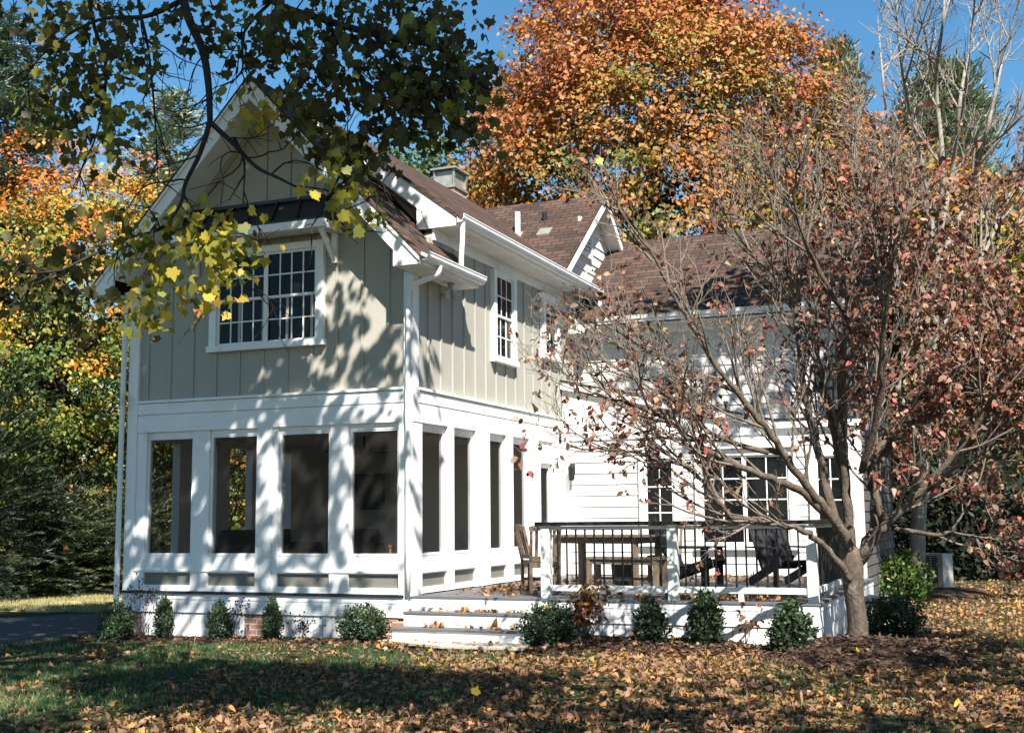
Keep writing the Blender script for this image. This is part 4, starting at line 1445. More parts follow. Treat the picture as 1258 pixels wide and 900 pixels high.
# --- hemlock hedge by the drive: feathery sprays
def hemlock(label, base, radii, n, seed, tint0=0.5, group='evergreen shrubs of the hedge by the drive'):
    r = np.random.default_rng(seed)
    t = empty('hemlock_shrub', label, 'shrub', tuple(base), group)
    base, radii = np.array(base, float), np.array(radii, float)
    MB().tube([base, base+np.array([0, 0, radii[2]*0.8])], [0.12, 0.04], 7).build('trunk', M['barkb'], t)
    D = rnd_dir(n, r)
    D[:, 2] = np.abs(D[:, 2])*1.0-0.02
    C = base+np.array([0, 0, 0.05])+D*radii*(0.45+0.55*r.random(n)**0.5)[:, None]*(1+0.18*np.sin(5*np.arctan2(D[:, 1], D[:, 0])+4*D[:, 2]))[:, None]
    LP, LU, LN, LT = [], [], [], []
    K = 72
    for i in range(n):
        d = unit(D[i]*np.array([1, 1, 0.2])+r.normal(size=3)*0.3+np.array([0, 0, 0.12]))
        side = unit(np.cross(d, [0, 0, 1]))
        L = 0.75*(0.6+0.7*r.random())
        u = np.linspace(0, 1, K)
        sg = np.where(np.arange(K) % 2, 1, -1)
        w = 0.22*(1-u)*L+0.03
        P = C[i]+d*(u*L)[:, None]+np.array([0, 0, -0.35])*(u**2*L*0.5)[:, None]
        q = r.random(K)
        P = P+side*(sg*w*q)[:, None]
        LP.append(P)
        LU.append(d*0.9+side*sg[:, None]*0.8+np.array([0, 0, 0.1])+r.normal(size=(K, 3))*0.2)
        LN.append(np.array([0, 0, 1])+D[i]*0.5+r.normal(size=(K, 3))*0.3)
        LT.append(tint0-0.2+0.45*u+r.normal()*0.1+r.normal(size=K)*0.1)  # sunlit tips painted in: tint gets paler along each spray
    LP = np.vstack(LP)
    leaves('foliage', NEEDLE*np.array([1, 1.5, 1]), LP, np.vstack(LU), np.vstack(LN), 0.095*(0.7+0.6*r.random(len(LP))), np.concatenate(LT), YEW_LEAF, t)
    return t

hemlock('tall shadowy evergreen shrub at the left frame edge', (-13.2, 5.7, 0), (1.1, 1.1, 4.8), 420, 31, 0.28)
hemlock('feathery evergreen shrub left of the lit grass strip, second from the house', (-13.3, 7.1, 0), (1.7, 1.4, 2.3), 380, 32, 0.45)
hemlock('pale tipped rounded evergreen shrub next to the house corner', (-11.9, 8.9, 0), (1.4, 1.3, 1.9), 340, 33, 0.62)
hemlock('dark evergreen shrub behind the pale tipped one', (-13.4, 9.6, 0), (1.9, 1.4, 2.7), 320, 34, 0.3)
# --- the small russet tree in the bed at the right
dog = empty('dogwood_tree', 'small many limbed tree with russet leaves rising from a mulch mound', 'tree', (5.70, 0.10, 0.1))
DR = np.random.default_rng(41)
base = np.array([5.65, 0.10, 0.02])
D0 = float((base-CAM) @ fw)
fork = W(1047, 697, D0)
b = MB()
TP = smooth_path([base, base*0.66+fork*0.34+np.array([0.02, 0, 0]), base*0.3+fork*0.7, fork, W(1045, 672, D0)], 5)
b.tube(TP, 0.92*np.array([0.185, 0.155, 0.14, 0.132, 0.128, 0.125, 0.122, 0.12, 0.12, 0.12, 0.122, 0.126, 0.130, 0.135, 0.14, 0.142, 0.14, 0.13, 0.12, 0.105, 0.09])[:len(TP)], 12)
b.build('trunk', M['bark'], dog, smooth=True)
LIMBS = [  # (photo path, start depth offset, end depth offset, radius)
    ([(1046, 680), (1036, 655), (1012, 622), (988, 592), (962, 556), (938, 522), (905, 480), (868, 430), (835, 375), (800, 310), (765, 255)], 0, -0.9, 0.064),
    ([(1030, 652), (1016, 600), (1003, 548), (990, 490), (980, 420), (972, 350), (955, 280), (940, 215)], 0, 0.7, 0.062),
    ([(1046, 680), (1041, 620), (1037, 560), (1033, 480), (1040, 390), (1047, 300), (1052, 225), (1043, 170)], 0.1, 0.3, 0.066),
    ([(1056, 690), (1072, 664), (1098, 634), (1130, 604), (1160, 572), (1190, 535), (1222, 480), (1252, 415)], 0, -0.6, 0.070),
    ([(1054, 686), (1072, 652), (1074, 610), (1066, 560), (1082, 490), (1112, 410), (1130, 320), (1150, 240)], 0, 1.0, 0.062),
    ([(1044, 712), (1026, 686), (1004, 662), (975, 648), (930, 640), (893, 631), (874, 604), (846, 574), (805, 560), (755, 553), (700, 548)], -0.15, -1.3, 0.042),
    ([(1016, 632), (980, 602), (948, 588), (905, 572), (868, 552), (838, 530), (800, 508), (755, 490), (705, 478)], -0.1, -1.5, 0.05),
    ([(1096, 648), (1130, 654), (1170, 655), (1205, 660), (1240, 648), (1290, 635)], -0.1, -0.8, 0.030),
    ([(1036, 600), (1022, 520), (1004, 440), (965, 360), (915, 300), (880, 245)], 0.2, 1.5, 0.05),
    ([(1070, 600), (1100, 530), (1150, 460), (1195, 380), (1225, 290), (1240, 220)], 0.2, 1.3, 0.05),
    ([(1130, 604), (1175, 585), (1225, 560), (1275, 540), (1320, 510)], -0.1, -0.4, 0.045),
    ([(1060, 580), (1080, 490), (1085, 400), (1100, 300), (1100, 215)], -0.1, -1.6, 0.045),
    ([(962, 556), (925, 552), (880, 535), (840, 505), (790, 470), (735, 440)], -0.3, -0.5, 0.036),
    ([(1085, 645), (1075, 560), (1120, 520), (1180, 490), (1240, 430), (1300, 360)], 0.0, 0.6, 0.045),
    ([(1040, 390), (1000, 320), (975, 250), (985, 190)], 0.2, -0.8, 0.03),
    ([(905, 480), (850, 460), (790, 425), (735, 395)], -0.4, 0.3, 0.028),
]
cfg = [
    dict(seg=0.15, wob=0.05, up=0.09, k=6, kids=lambda L: int(4+L*4.0), t0=0.26, ang=33, len=1.2, rad=0.019),
    dict(seg=0.10, wob=0.055, up=0.07, k=4, kids=5, t0=0.15, ang=36, len=0.50, rad=0.010),
    dict(seg=0.09, wob=0.14, up=0.08, k=3, kids=4, t0=0.2, ang=38, len=0.26, rad=0.0055),
    dict(seg=0.09, wob=0.20, up=0.08, k=3),
]
tips = []
b = MB()
bl = MB()
for path, o0, o1, rad in LIMBS:
    n = len(path)
    Q = smooth_path([W(x, y, D0+o0+(o1-o0)*(i/(n-1))) for i, (x, y) in enumerate(path)], 5)
    Q = Q+DR.normal(size=Q.shape)*0.010
    rr = np.linspace(rad, max(0.009, rad*0.18), len(Q))
    b.tube(Q, rr, 8)
    spawn(bl, Q, rad, rad*0.18, 0, cfg, tips, DR)
b.build('limbs', M['bark'], dog, smooth=True)
bl.build('twigs', M['twig'], dog, smooth=True)
TPs = np.array([t[0] for t in tips])
TDs = np.array([t[1] for t in tips])
# crown is thick with leaves on the right, thin on the left and at the top
side = (TPs-CAM)@RT/((TPs-CAM)@fw)*F_PX+629
hgt = 450-(TPs-CAM)@UP/((TPs-CAM)@fw)*F_PX
prob = 0.075+0.60*sstep(960, 1130, side)*sstep(150, 330, hgt)+0.06*sstep(560, 480, hgt)*0+0.09*sstep(430, 560, hgt)*(1-sstep(840, 960, side))
keep = DR.random(len(TPs)) < prob
P = np.repeat(TPs[keep], 3, 0)+DR.normal(size=(3*keep.sum(), 3))*0.022
n = len(P)
U = unit(np.repeat(TDs[keep], 3, 0)*0.5+np.array([0, 0, -0.75])+DR.normal(size=(n, 3))*0.55)
N = unit(DR.normal(size=(n, 3))+np.array([0.2, -0.5, 0.4]))
tint = np.clip(DR.beta(1.5, 1.9, n)+0.12*(DR.random(n) < 0.2), 0, 1)
leaves('foliage', OVAL*np.array([1, 1.15, 1]), P, U, N, 0.080*(0.6+0.7*DR.random(n)), tint, DOG_LEAF, dog, curl=DR.normal(size=n)*3.0)
print('dogwood twig tips', len(TPs), 'leaves', n)

# --- bare tree by the air conditioner
bare = empty('bare_tree', 'leafless grey tree whose trunk stands by the air conditioner', 'tree', (5.62, 10.6, 0))
BR = np.random.default_rng(43)
bb = np.array([5.62, 10.6, -0.02])
DB = float((bb-CAM)@fw)
b = MB()
Q = smooth_path([bb, W(1127, 680, DB), W(1130, 620, DB), W(1138, 520, DB), W(1146, 420, DB), W(1152, 300, DB)], 5)
b.tube(Q, np.linspace(0.17, 0.085, len(Q)), 10)
b.build('trunk', M['barkg'], bare, smooth=True)
cfgb = [
    dict(seg=0.4, wob=0.05, up=0.06, k=5, kids=9, t0=0.2, ang=30, len=1.7, rad=0.04),
    dict(seg=0.25, wob=0.07, up=0.08, k=4, kids=6, t0=0.2, ang=32, len=0.95, rad=0.018),
    dict(seg=0.2, wob=0.09, up=0.08, k=3, kids=3, t0=0.2, ang=34, len=0.5, rad=0.009),
    dict(seg=0.2, wob=0.1, up=0.08, k=3),
]
btips = []
b = MB()
for path in ([(1138, 520), (1128, 400), (1108, 300), (1095, 200), (1085, 100), (1078, 20)],
             [(1150, 360), (1142, 250), (1120, 150), (1105, 60), (1100, -40)],
             [(1152, 300), (1158, 200), (1150, 100), (1160, 10), (1158, -70)],
             [(1152, 300), (1170, 210), (1180, 120), (1195, 30), (1200, -60)],
             [(1150, 330), (1190, 240), (1215, 150), (1235, 60), (1262, -30)],
             [(1146, 420), (1200, 330), (1240, 240), (1275, 150)],
             [(1134, 560), (1090, 440), (1062, 330), (1040, 250)],
             [(1130, 620), (1160, 585), (1190, 560), (1205, 520)]):
    Q = smooth_path([W(x, y, DB+0.5*i*BR.normal()*0.5) for i, (x, y) in enumerate(path)], 5)
    b.tube(Q, np.linspace(0.06, 0.012, len(Q)), 6)
    spawn(b, Q, 0.06, 0.012, 0, cfgb, btips, BR)
b.build('branches', M['barkg'], bare, smooth=True)

# --- big maple overhead: trunk outside the picture on the left, crown above and a hanging spray of leaves
om = empty('maple_tree', 'old maple whose dark leafy limbs hang over the lawn in front of the gable', 'tree', (-0.4, -10.6, 0))
OR = np.random.default_rng(47)
ob = np.array([-0.4, -10.6, -0.1])
otop = np.array([0.2, -9.4, 9.5])
b = MB()
Q = smooth_path([ob, ob+np.array([0.1, 0.2, 3.0]), np.array([0.0, -9.9, 6.5]), otop], 6)
b.tube(Q, np.linspace(0.42, 0.2, len(Q)), 12)
b.build('trunk', M['barkd'], om, smooth=True)
b = MB()
HANG = [  # visible limbs: photo path, distances, radius
    ([(205, -260), (212, -120), (225, 0), (248, 60), (256, 105), (258, 150)], 8.4, 8.0, 0.040),
    ([(258, 150), (245, 190), (228, 225), (222, 250), (200, 280), (165, 290), (120, 310)], 8.0, 7.6, 0.019),
    ([(258, 150), (285, 175), (315, 205), (345, 220), (380, 238), (398, 250)], 8.0, 7.6, 0.019),
    ([(288, 170), (300, 200), (298, 255)], 8.0, 7.8, 0.014),
    ([(398, 250), (430, 218), (470, 215)], 7.6, 7.4, 0.010),
    ([(398, 240), (410, 270), (440, 300)], 7.6, 7.5, 0.010),
    ([(222, 250), (250, 290), (290, 340), (330, 370)], 7.9, 7.6, 0.010),
    ([(120, 310), (80, 330), (40, 350)], 7.6, 7.5, 0.012),
    ([(310, -220), (318, -60), (335, 0), (400, 25), (470, 45), (540, 60), (600, 110)], 8.6, 8.0, 0.034),
    ([(400, 25), (440, 90), (470, 150), (480, 190)], 8.4, 8.0, 0.02),
    ([(470, 45), (520, 110), (560, 160)], 8.2, 7.9, 0.018),
    ([(190, -180), (170, -20), (182, 60), (190, 140), (194, 230)], 8.8, 8.6, 0.018),
    ([(120, -160), (110, 0), (130, 80), (120, 160), (90, 230)], 8.8, 8.4, 0.02),
    ([(225, 0), (180, 20), (120, 25), (60, 60), (20, 110)], 8.3, 8.2, 0.02),
    ([(335, 0), (300, 40), (296, 90), (260, 110)], 8.5, 8.2, 0.014),
]
cfgo = [
    dict(seg=0.1, wob=0.14, up=0.0, k=5, kids=lambda L: int(3+L*3.5), t0=0.15, ang=48, len=0.50, rad=0.008),
    dict(seg=0.06, wob=0.22, up=-0.04, k=3, kids=3, t0=0.25, ang=45, len=0.22, rad=0.0042),
    dict(seg=0.08, wob=0.15, up=-0.05, k=3),
]
otips = []
ends = []
for path, d0, d1, rad in HANG:
    n = len(path)
    Q = smooth_path([W(x, y, d0+(d1-d0)*i/(n-1)) for i, (x, y) in enumerate(path)], 5)
    b.tube(Q, np.linspace(rad, rad*(0.5 if rad > 0.03 else 0.16), len(Q)), 7)
    if path[0][1] < -100:
        ends.append((Q[0], rad))
    spawn(b, Q, rad, rad*0.45, 0, cfgo, otips, OR)
for e, rad in ends:                                       # join the hanging limbs to the trunk
    s = np.array([0.05, -9.8, 7.2])
    Q = smooth_path([s, (s+e)/2+np.array([0, 0, 0.9]), e], 7)
    b.tube(Q, np.linspace(rad*2.4, rad, len(Q)), 8)
b.build('limbs', M['barkd'], om, smooth=True)
# leaf clumps of the hanging part: (photo box, distance, number, tint mean, low for painted shade)
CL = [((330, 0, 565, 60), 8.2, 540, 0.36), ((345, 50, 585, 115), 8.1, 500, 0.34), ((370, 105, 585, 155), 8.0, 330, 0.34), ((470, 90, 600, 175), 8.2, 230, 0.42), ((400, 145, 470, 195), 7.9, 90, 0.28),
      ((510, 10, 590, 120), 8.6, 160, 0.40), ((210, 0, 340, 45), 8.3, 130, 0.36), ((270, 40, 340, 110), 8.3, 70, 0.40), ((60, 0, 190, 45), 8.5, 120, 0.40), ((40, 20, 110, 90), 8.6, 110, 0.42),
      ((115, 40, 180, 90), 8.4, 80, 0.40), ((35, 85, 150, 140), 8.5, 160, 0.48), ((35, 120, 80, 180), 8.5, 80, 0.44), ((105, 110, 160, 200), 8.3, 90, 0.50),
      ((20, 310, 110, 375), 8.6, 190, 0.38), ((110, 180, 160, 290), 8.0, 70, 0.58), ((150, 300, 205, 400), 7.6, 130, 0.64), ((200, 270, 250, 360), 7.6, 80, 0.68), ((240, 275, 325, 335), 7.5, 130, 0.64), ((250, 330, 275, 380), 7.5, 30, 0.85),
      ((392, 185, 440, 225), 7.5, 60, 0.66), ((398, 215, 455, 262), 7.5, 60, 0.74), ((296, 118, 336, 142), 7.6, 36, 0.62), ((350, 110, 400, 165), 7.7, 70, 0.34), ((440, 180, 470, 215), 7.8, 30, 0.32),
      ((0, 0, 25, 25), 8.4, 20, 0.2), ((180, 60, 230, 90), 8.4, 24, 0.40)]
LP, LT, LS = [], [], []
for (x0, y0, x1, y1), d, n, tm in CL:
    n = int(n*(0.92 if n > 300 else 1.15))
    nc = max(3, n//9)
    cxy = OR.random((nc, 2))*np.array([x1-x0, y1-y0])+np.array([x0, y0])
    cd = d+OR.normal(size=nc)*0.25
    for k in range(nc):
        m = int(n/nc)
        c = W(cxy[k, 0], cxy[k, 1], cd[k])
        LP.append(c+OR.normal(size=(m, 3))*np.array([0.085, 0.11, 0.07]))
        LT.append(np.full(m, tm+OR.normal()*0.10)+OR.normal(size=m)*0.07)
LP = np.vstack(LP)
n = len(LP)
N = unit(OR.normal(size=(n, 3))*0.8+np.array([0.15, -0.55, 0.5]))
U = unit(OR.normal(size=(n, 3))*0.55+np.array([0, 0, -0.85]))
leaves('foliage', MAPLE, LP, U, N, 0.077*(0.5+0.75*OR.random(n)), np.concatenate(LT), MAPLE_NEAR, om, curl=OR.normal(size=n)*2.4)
# the crown above, out of the picture, that throws the dappled shade
def shade_crown(parent, blobs, r, mat, T=HEXA, size=0.17):
    P = []
    for c, rad, ncl, per in blobs:
        D = rnd_dir(ncl, r)*(r.random((ncl, 1))**0.4)
        Cc = np.array(c)+D*np.array(rad)
        Cc = Cc[~((np.hypot(Cc[:, 0]-1.4, Cc[:, 1]+6.6) < 1.7) & (r.random(len(Cc)) < 0.55))]
        ncl = len(Cc)
        P.append((Cc[:, None]+r.normal(size=(ncl, per, 3))*np.array([0.40, 0.40, 0.16])).reshape(-1, 3))
    P = np.vstack(P)
    n = len(P)
    N = unit(r.normal(size=(n, 3))*0.6+SUN_FROM*0.8+np.array([0, 0, 0.4]))
    U = unit(np.cross(N, r.normal(size=(n, 3))))
    leaves('foliage', T, P, U, N, size*(0.7+0.6*r.random(n)), 0.4+r.normal(size=n)*0.2, mat, parent)
    return P
SH = [((-0.6, -8.2, 10.6), (5.2, 5.4, 3.0), 195, 60), ((-0.9, -4.3, 10.2), (3.1, 2.8, 2.0), 120, 60), ((6.3, -11.5, 9.8), (2.9, 1.25, 1.2), 60, 60), ((5.4, -15.4, 9.6), (4.0, 1.3, 1.2), 62, 60)]
shade_crown(om, SH, OR, MAPLE_NEAR)
b = MB()
for i in range(26):
    a = OR.random()*6.283
    s = np.array([0.05, -9.8, 6.6+3*OR.random()])
    e = np.array([-0.4+5.0*math.cos(a)*OR.random()**0.5, -8.0+5*math.sin(a)*OR.random()**0.5, 9.6+2.5*OR.random()])
    Q = smooth_path([s, (s+e)/2+np.array([0, 0, 0.6]), e], 5)
    b.tube(Q, np.linspace(0.10, 0.02, len(Q)), 5, cap=False)
b.build('crown_limbs', M['barkd'], om, smooth=True)
# a second, thinner tree behind the viewer that dapples the right lawn
st2 = empty('maple_tree', 'half bare maple behind the viewer casting dapples on the right of the lawn', 'tree', (13.5, -17.0, 0))
shade_crown(st2, [((11.0, -12.2, 9.5), (3.6, 3.2, 2.2), 42, 40), ((13.5, -9.0, 10.0), (3.4, 3.4, 2.4), 34, 40), ((14.5, -15, 9.5), (3, 3, 2.4), 34, 36)], OR, MAPLE_NEAR)
b = MB()
b.tube(smooth_path([(13.5, -17.0, -0.1), (13.4, -16.6, 3.5), (13.0, -15.0, 7.5), (12.5, -13.6, 10)], 6), np.linspace(0.34, 0.12, 19), 10)
for i in range(14):
    s = np.array([13.1, -15.4, 5.5+2.5*OR.random()])
    e = np.array([12.4, -12.2, 9.4])+OR.normal(size=3)*np.array([2.2, 2.2, 1.0])
    Q = smooth_path([s, (s+e)/2+np.array([0, 0, 0.5]), e], 5)
    b.tube(Q, np.linspace(0.09, 0.02, len(Q)), 5, cap=False)
b.build('trunk', M['barkd'], st2, smooth=True)

st3 = empty('oak_tree', 'tall thin oak beyond the right edge shading the white wing', 'tree', (12.6, 4.6, 0))
shade_crown(st3, [((7.0, 2.0, 11.0), (2.6, 1.9, 0.9), 34, 46), ((10.6, 3.4, 10.6), (2.4, 2.2, 1.5), 40, 46)], OR, MAPLE_NEAR)
b = MB()
b.tube(smooth_path([(12.6, 4.6, -0.1), (12.5, 4.5, 4.0), (12.0, 4.2, 8.0), (10.8, 3.6, 10.6)], 6), np.linspace(0.30, 0.09, 19), 10)
for i in range(9):
    e = np.array([7.6, 2.2, 11.2])+OR.normal(size=3)*np.array([1.6, 0.9, 0.4])
    Q = smooth_path([(12.0, 4.2, 8.0), (10.0, 3.4, 10.6), e], 5)
    b.tube(Q, np.linspace(0.07, 0.015, len(Q)), 5, cap=False)
b.build('trunk', M['barkd'], st3, smooth=True)

# --- shrubs
def leaf_shrub(name, label, base, radii, n, seed, mat, size=0.045, T=RHOMB, cat='shrub', group=None, fill=0.5, stems=5, cone=0.0):
    r = np.random.default_rng(seed)
    t = empty(name, label, cat, tuple(base), group)
    base, radii = np.array(base, float), np.array(radii, float)
    D = rnd_dir(n, r)
    q = fill+(1-fill)*r.random(n)**0.5
    lob = 1+0.20*np.sin(5*np.arctan2(D[:, 1], D[:, 0])+3*D[:, 2])+0.10*np.sin(13*D[:, 2]+5*D[:, 0])+0.05*r.normal(size=n)
    rel = D*(q*lob)[:, None]
    if cone:
        rel[:, :2] *= (1-cone*(rel[:, 2:]+1)/2)
    sh = rnd_dir(40, r)
    k = r.random(n) < 0.07
    which = r.integers(0, 40, n)
    rel[k] = sh[which[k]]*(0.85+0.5*r.random((k.sum(), 1)))+r.normal(size=(k.sum(), 3))*0.04
    if cone:
        rel[k, :2] *= 0.7
    P = base+np.array([0, 0, radii[2]*0.96])+rel*radii
    P[:, 2] = np.maximum(P[:, 2], base[2]+0.015)
    N = unit(D+r.normal(size=(n, 3))*0.7)
    U = unit(D*0.6+np.array([0, 0, 0.5])+r.normal(size=(n, 3))*0.6)
    tint = 0.35+0.25*D[:, 2]+0.3*(q-0.7)+r.normal(size=n)*0.16
    leaves('foliage', T, P, U, N, size*(0.7+0.6*r.random(n)), tint, mat, t)
    b = MB()
    for i in range(stems):
        d = unit(r.normal(size=3)*np.array([0.5, 0.5, 0])+np.array([0, 0, 1]))
        b.tube([base+np.array([0, 0, -0.02]), base+d*radii[2]*0.7, base+d*radii[2]*1.3+r.normal(size=3)*0.03], [0.014, 0.010, 0.004], 4)
    b.build('stem', M['barkb'], t)
    return t

BG = 'boxwood shrubs along the deck and porch'
box = leaf_shrub('boxwood_shrub', 'rounded boxwood shrub by the left end of the white front steps', (-0.50, -0.42, -0.03), (0.30, 0.30, 0.24), 4600, 51, BOX_LEAF, 0.036, group=BG)
box2 = leaf_shrub('boxwood_shrub', 'narrow upright boxwood below the middle railing post', (3.36, -0.42, 0.07), (0.24, 0.24, 0.27), 4000, 52, BOX_LEAF, 0.036, group=BG, cone=0.55)
for (src, x, y, sc, rot, lab) in ((box, 2.10, -0.42, (1.1, 1.0, 1.05), 40, 'full round boxwood at the right end of the steps beside the dried brown plant'),
                        (box2, 4.02, -0.42, (1.05, 1.0, 1.12), 160, 'pointed boxwood with fallen leaves under the right railing section'),
                        (box2, 5.02, -0.55, (1.25, 1.2, 1.12), 220, 'dark boxwood in front of the corner of the deck'),
                        (box, 5.85, 2.2, (1.35, 1.2, 1.05), 290, 'wide boxwood behind the trunk of the russet tree'),
                        (box2, -1.92, -0.36, (0.66, 0.66, 1.05), 10, 'slim dark boxwood next to the brick pier in the middle of the porch'),
                        (box2, -2.72, -0.45, (0.85, 0.8, 0.95), 75, 'shaded boxwood with seed heads above it left of the middle brick pier'),
                        (box2, -3.60, -0.50, (0.66, 0.66, 1.10), 130, 'shaded upright boxwood second from the left corner of the porch'),
                        (box, -4.15, -0.80, (0.74, 0.72, 1.05), 190, 'shaded boxwood at the left corner of the porch by the white downspout')):
    dup(src, (x, y, float(gz(x, y))), R(rot), sc, lab)
leaf_shrub('azalea_shrub', 'bright green leafy shrub between the wing wall and the bare trunk', (5.35, 8.6, 0.0), (0.62, 0.5, 0.42), 2600, 53, BRIGHT_LEAF, 0.075)
leaf_shrub('rhododendron_shrub', 'large dark shrub behind the air conditioner', (6.6, 17.5, 0.0), (2.0, 1.8, 1.5), 5200, 54, DARK_LEAF, 0.17, OVAL)
leaf_shrub('rhododendron_shrub', 'tall dark evergreen shrub filling the shade left of the far white house', (4.6, 19.0, 0.0), (2.2, 2.0, 2.2), 5200, 55, DARK_LEAF, 0.18, OVAL)
leaf_shrub('rhododendron_shrub', 'low dark shrub right of the air conditioner at the edge of the shade', (7.2, 22.0, 0.0), (1.7, 1.5, 1.35), 3600, 56, DARK_LEAF, 0.17, OVAL)

def perennial(name, label, base, h, spread, n, seed, mat_leaf=None, heads=True, group=None, leaf_n=0, lean=0.5):
    r = np.random.default_rng(seed)
    t = empty(name, label, 'plant', tuple(base), group)
    base = np.array(base, float)
    b = MB()
    hd = MB()
    tp = []
    for i in range(n):
        d = unit(np.array([r.normal()*lean*spread, r.normal()*lean*spread, 1.0]))
        L = h*(0.65+0.45*r.random())
        P = [base+np.array([r.normal()*0.05, r.normal()*0.04, -0.02]), base+d*L*0.55, base+d*L+np.array([r.normal()*0.05, 0, 0])]
        b.tube(P, [0.004, 0.003, 0.0025], 3)
        tp.append((P[1], P[2]))
        if heads:
            for k in range(3):
                e = P[2]+r.normal(size=3)*np.array([0.06, 0.05, 0.05])
                b.tube([P[1]*0.3+P[2]*0.7, e], [0.0022, 0.002], 3)
                hd.lathe(e-np.array([0, 0, 0.012]), [(0.006, 0), (0.015, 0.012), (0.006, 0.026)], 5)
    b.build('stem', M['barkd'], t)
    if heads:
        hd.build('seed_head', M['black'], t)['kind'] = 'stuff'
    if leaf_n:
        ii = r.integers(0, n, leaf_n)
        f = r.random((leaf_n, 1))
        A = np.array([tp[i][0] for i in ii])
        B = np.array([tp[i][1] for i in ii])
        P = base+(A-base)*0.3*f+(A*(1-f)+B*f-base)*0.8
        leaves('foliage', OVAL, P+r.normal(size=P.shape)*0.03, r.normal(size=P.shape)+np.array([0, 0, -0.6]), r.normal(size=P.shape), 0.075*(0.6+0.7*r.random(leaf_n)), r.random(leaf_n), mat_leaf, t, curl=r.normal(size=leaf_n)*3)
    return t

perennial('coneflower', 'tall dark seed head stems at the left corner of the porch', (-3.95, -0.55, -0.05), 0.75, 0.55, 26, 61)
perennial('coneflower', 'dark seed head stems behind the shaded boxwood left of the middle pier', (-2.55, -0.35, -0.05), 0.52, 0.6, 16, 62)
perennial('coneflower', 'low wilted stems right of the middle brick pier', (-1.45, -0.40, -0.05), 0.32, 0.9, 14, 63)
perennial('dried_plant', 'dried brown leafy plant standing between two boxwoods in front of the deck', (2.55, -0.42, 0.05), 0.80, 0.30, 22, 64, DRY_LEAF, False, leaf_n=420)
perennial('dried_plant', 'wispy reddish dried stems between the two boxwoods under the right railing', (4.5, -0.40, 0.05), 0.62, 0.35, 7, 65, DRY_LEAF, False, leaf_n=40)

# --- grass and leaves on the ground
GR = np.random.default_rng(71)
def free(x, y):
    """true where lawn grows"""
    ok = ~((x > -5.1) & (x < 5.35) & (y > -0.75))
    ok &= ~(((x-5.72)/1.05)**2+((y+0.25)/1.2)**2 < 1)
    ok &= ~((x < -5.3) & (y > -1.2) & (y < 3.4))
    return ok
def in_view(x, y, z, mrg=320):
    q = np.stack([x, y, z], -1)-CAM
    d = q@fw
    px = 629+F_PX*(q@RT)/d
    py = 450-F_PX*(q@UP)/d
    return (d > 0.5) & (px > -mrg) & (px < 1258+mrg) & (py < 900+mrg)

def scatter(n, x0, x1, y0, y1, r):
    x, y = x0+(x1-x0)*r.random(n), y0+(y1-y0)*r.random(n)
    k = free(x, y)
    x, y = x[k], y[k]
    z = gz(x, y)
    k = in_view(x, y, z)
    return x[k], y[k], z[k]

gx, gy, gzz = scatter(190000, -9, 9, -7.5, -0.5, GR)
fx, fy, fz_ = scatter(80000, -16, -5, 3.2, 9, GR)
rx_, ry_, rz_ = scatter(40000, 5.3, 14, -0.5, 22, GR)
gx, gy, gzz = np.concatenate([gx, fx, rx_]), np.concatenate([gy, fy, ry_]), np.concatenate([gzz, fz_, rz_])
pat = np.sin(gx*1.7+0.5*gy)+np.sin(gy*2.3-gx*0.9+2)+0.8*np.sin(gx*4.1+gy*3.3)
dens = 0.62+0.30*pat-0.62*sstep(0.5, 4.0, gx)*(1-sstep(8, 14, gy))
k = GR.random(len(gx)) < np.clip(dens, 0.10, 1)
gx, gy, gzz, pat = gx[k], gy[k], gzz[k], pat[k]
n = len(gx)
U = unit(GR.normal(size=(n, 3))*0.38+np.array([0, 0, 1]))
N = unit(GR.normal(size=(n, 3))*np.array([1, 1, 0.2]))
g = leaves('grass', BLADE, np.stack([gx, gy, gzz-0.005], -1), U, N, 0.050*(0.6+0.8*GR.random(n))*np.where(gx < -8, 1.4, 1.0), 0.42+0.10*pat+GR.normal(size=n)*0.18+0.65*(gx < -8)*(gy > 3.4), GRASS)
tag(g, kind='stuff')

def litter(name, x, y, z, r, size=0.069, flat=0.35, tintm=0.43):
    n = len(x)
    N = unit(r.normal(size=(n, 3))*flat+np.array([0, 0, 1]))
    U = unit(r.normal(size=(n, 3))*np.array([1, 1, 0.2]))
    t = np.clip(r.beta(1.2, 1.3, n)*0.85+(tintm-0.42)+0.25*(r.random(n) < 0.08), 0, 1)
    sz = size*(0.35+0.9*r.random(n)**1.2)
    P = np.stack([x, y, z+0.004+0.032*r.random(n)], -1)-U*(sz*0.4)[:, None]
    cu = r.normal(size=n)*1.6
    h = r.random(n) < 0.45
    a = leaves(name, CRUMPLE, P[h], U[h], N[h], sz[h], t[h], FALLEN, curl=cu[h])
    b2 = leaves(name, CURLED, P[~h], U[~h], N[~h], sz[~h]*0.95, t[~h]*0.92, FALLEN, curl=cu[~h])
    me, m2 = a.data, b2.data
    import bmesh
    bm = bmesh.new()
    bm.from_mesh(me)
    bm.from_mesh(m2)
    bm.to_mesh(me)
    bm.free()
    bpy.data.objects.remove(b2)
    return tag(a, kind='stuff')

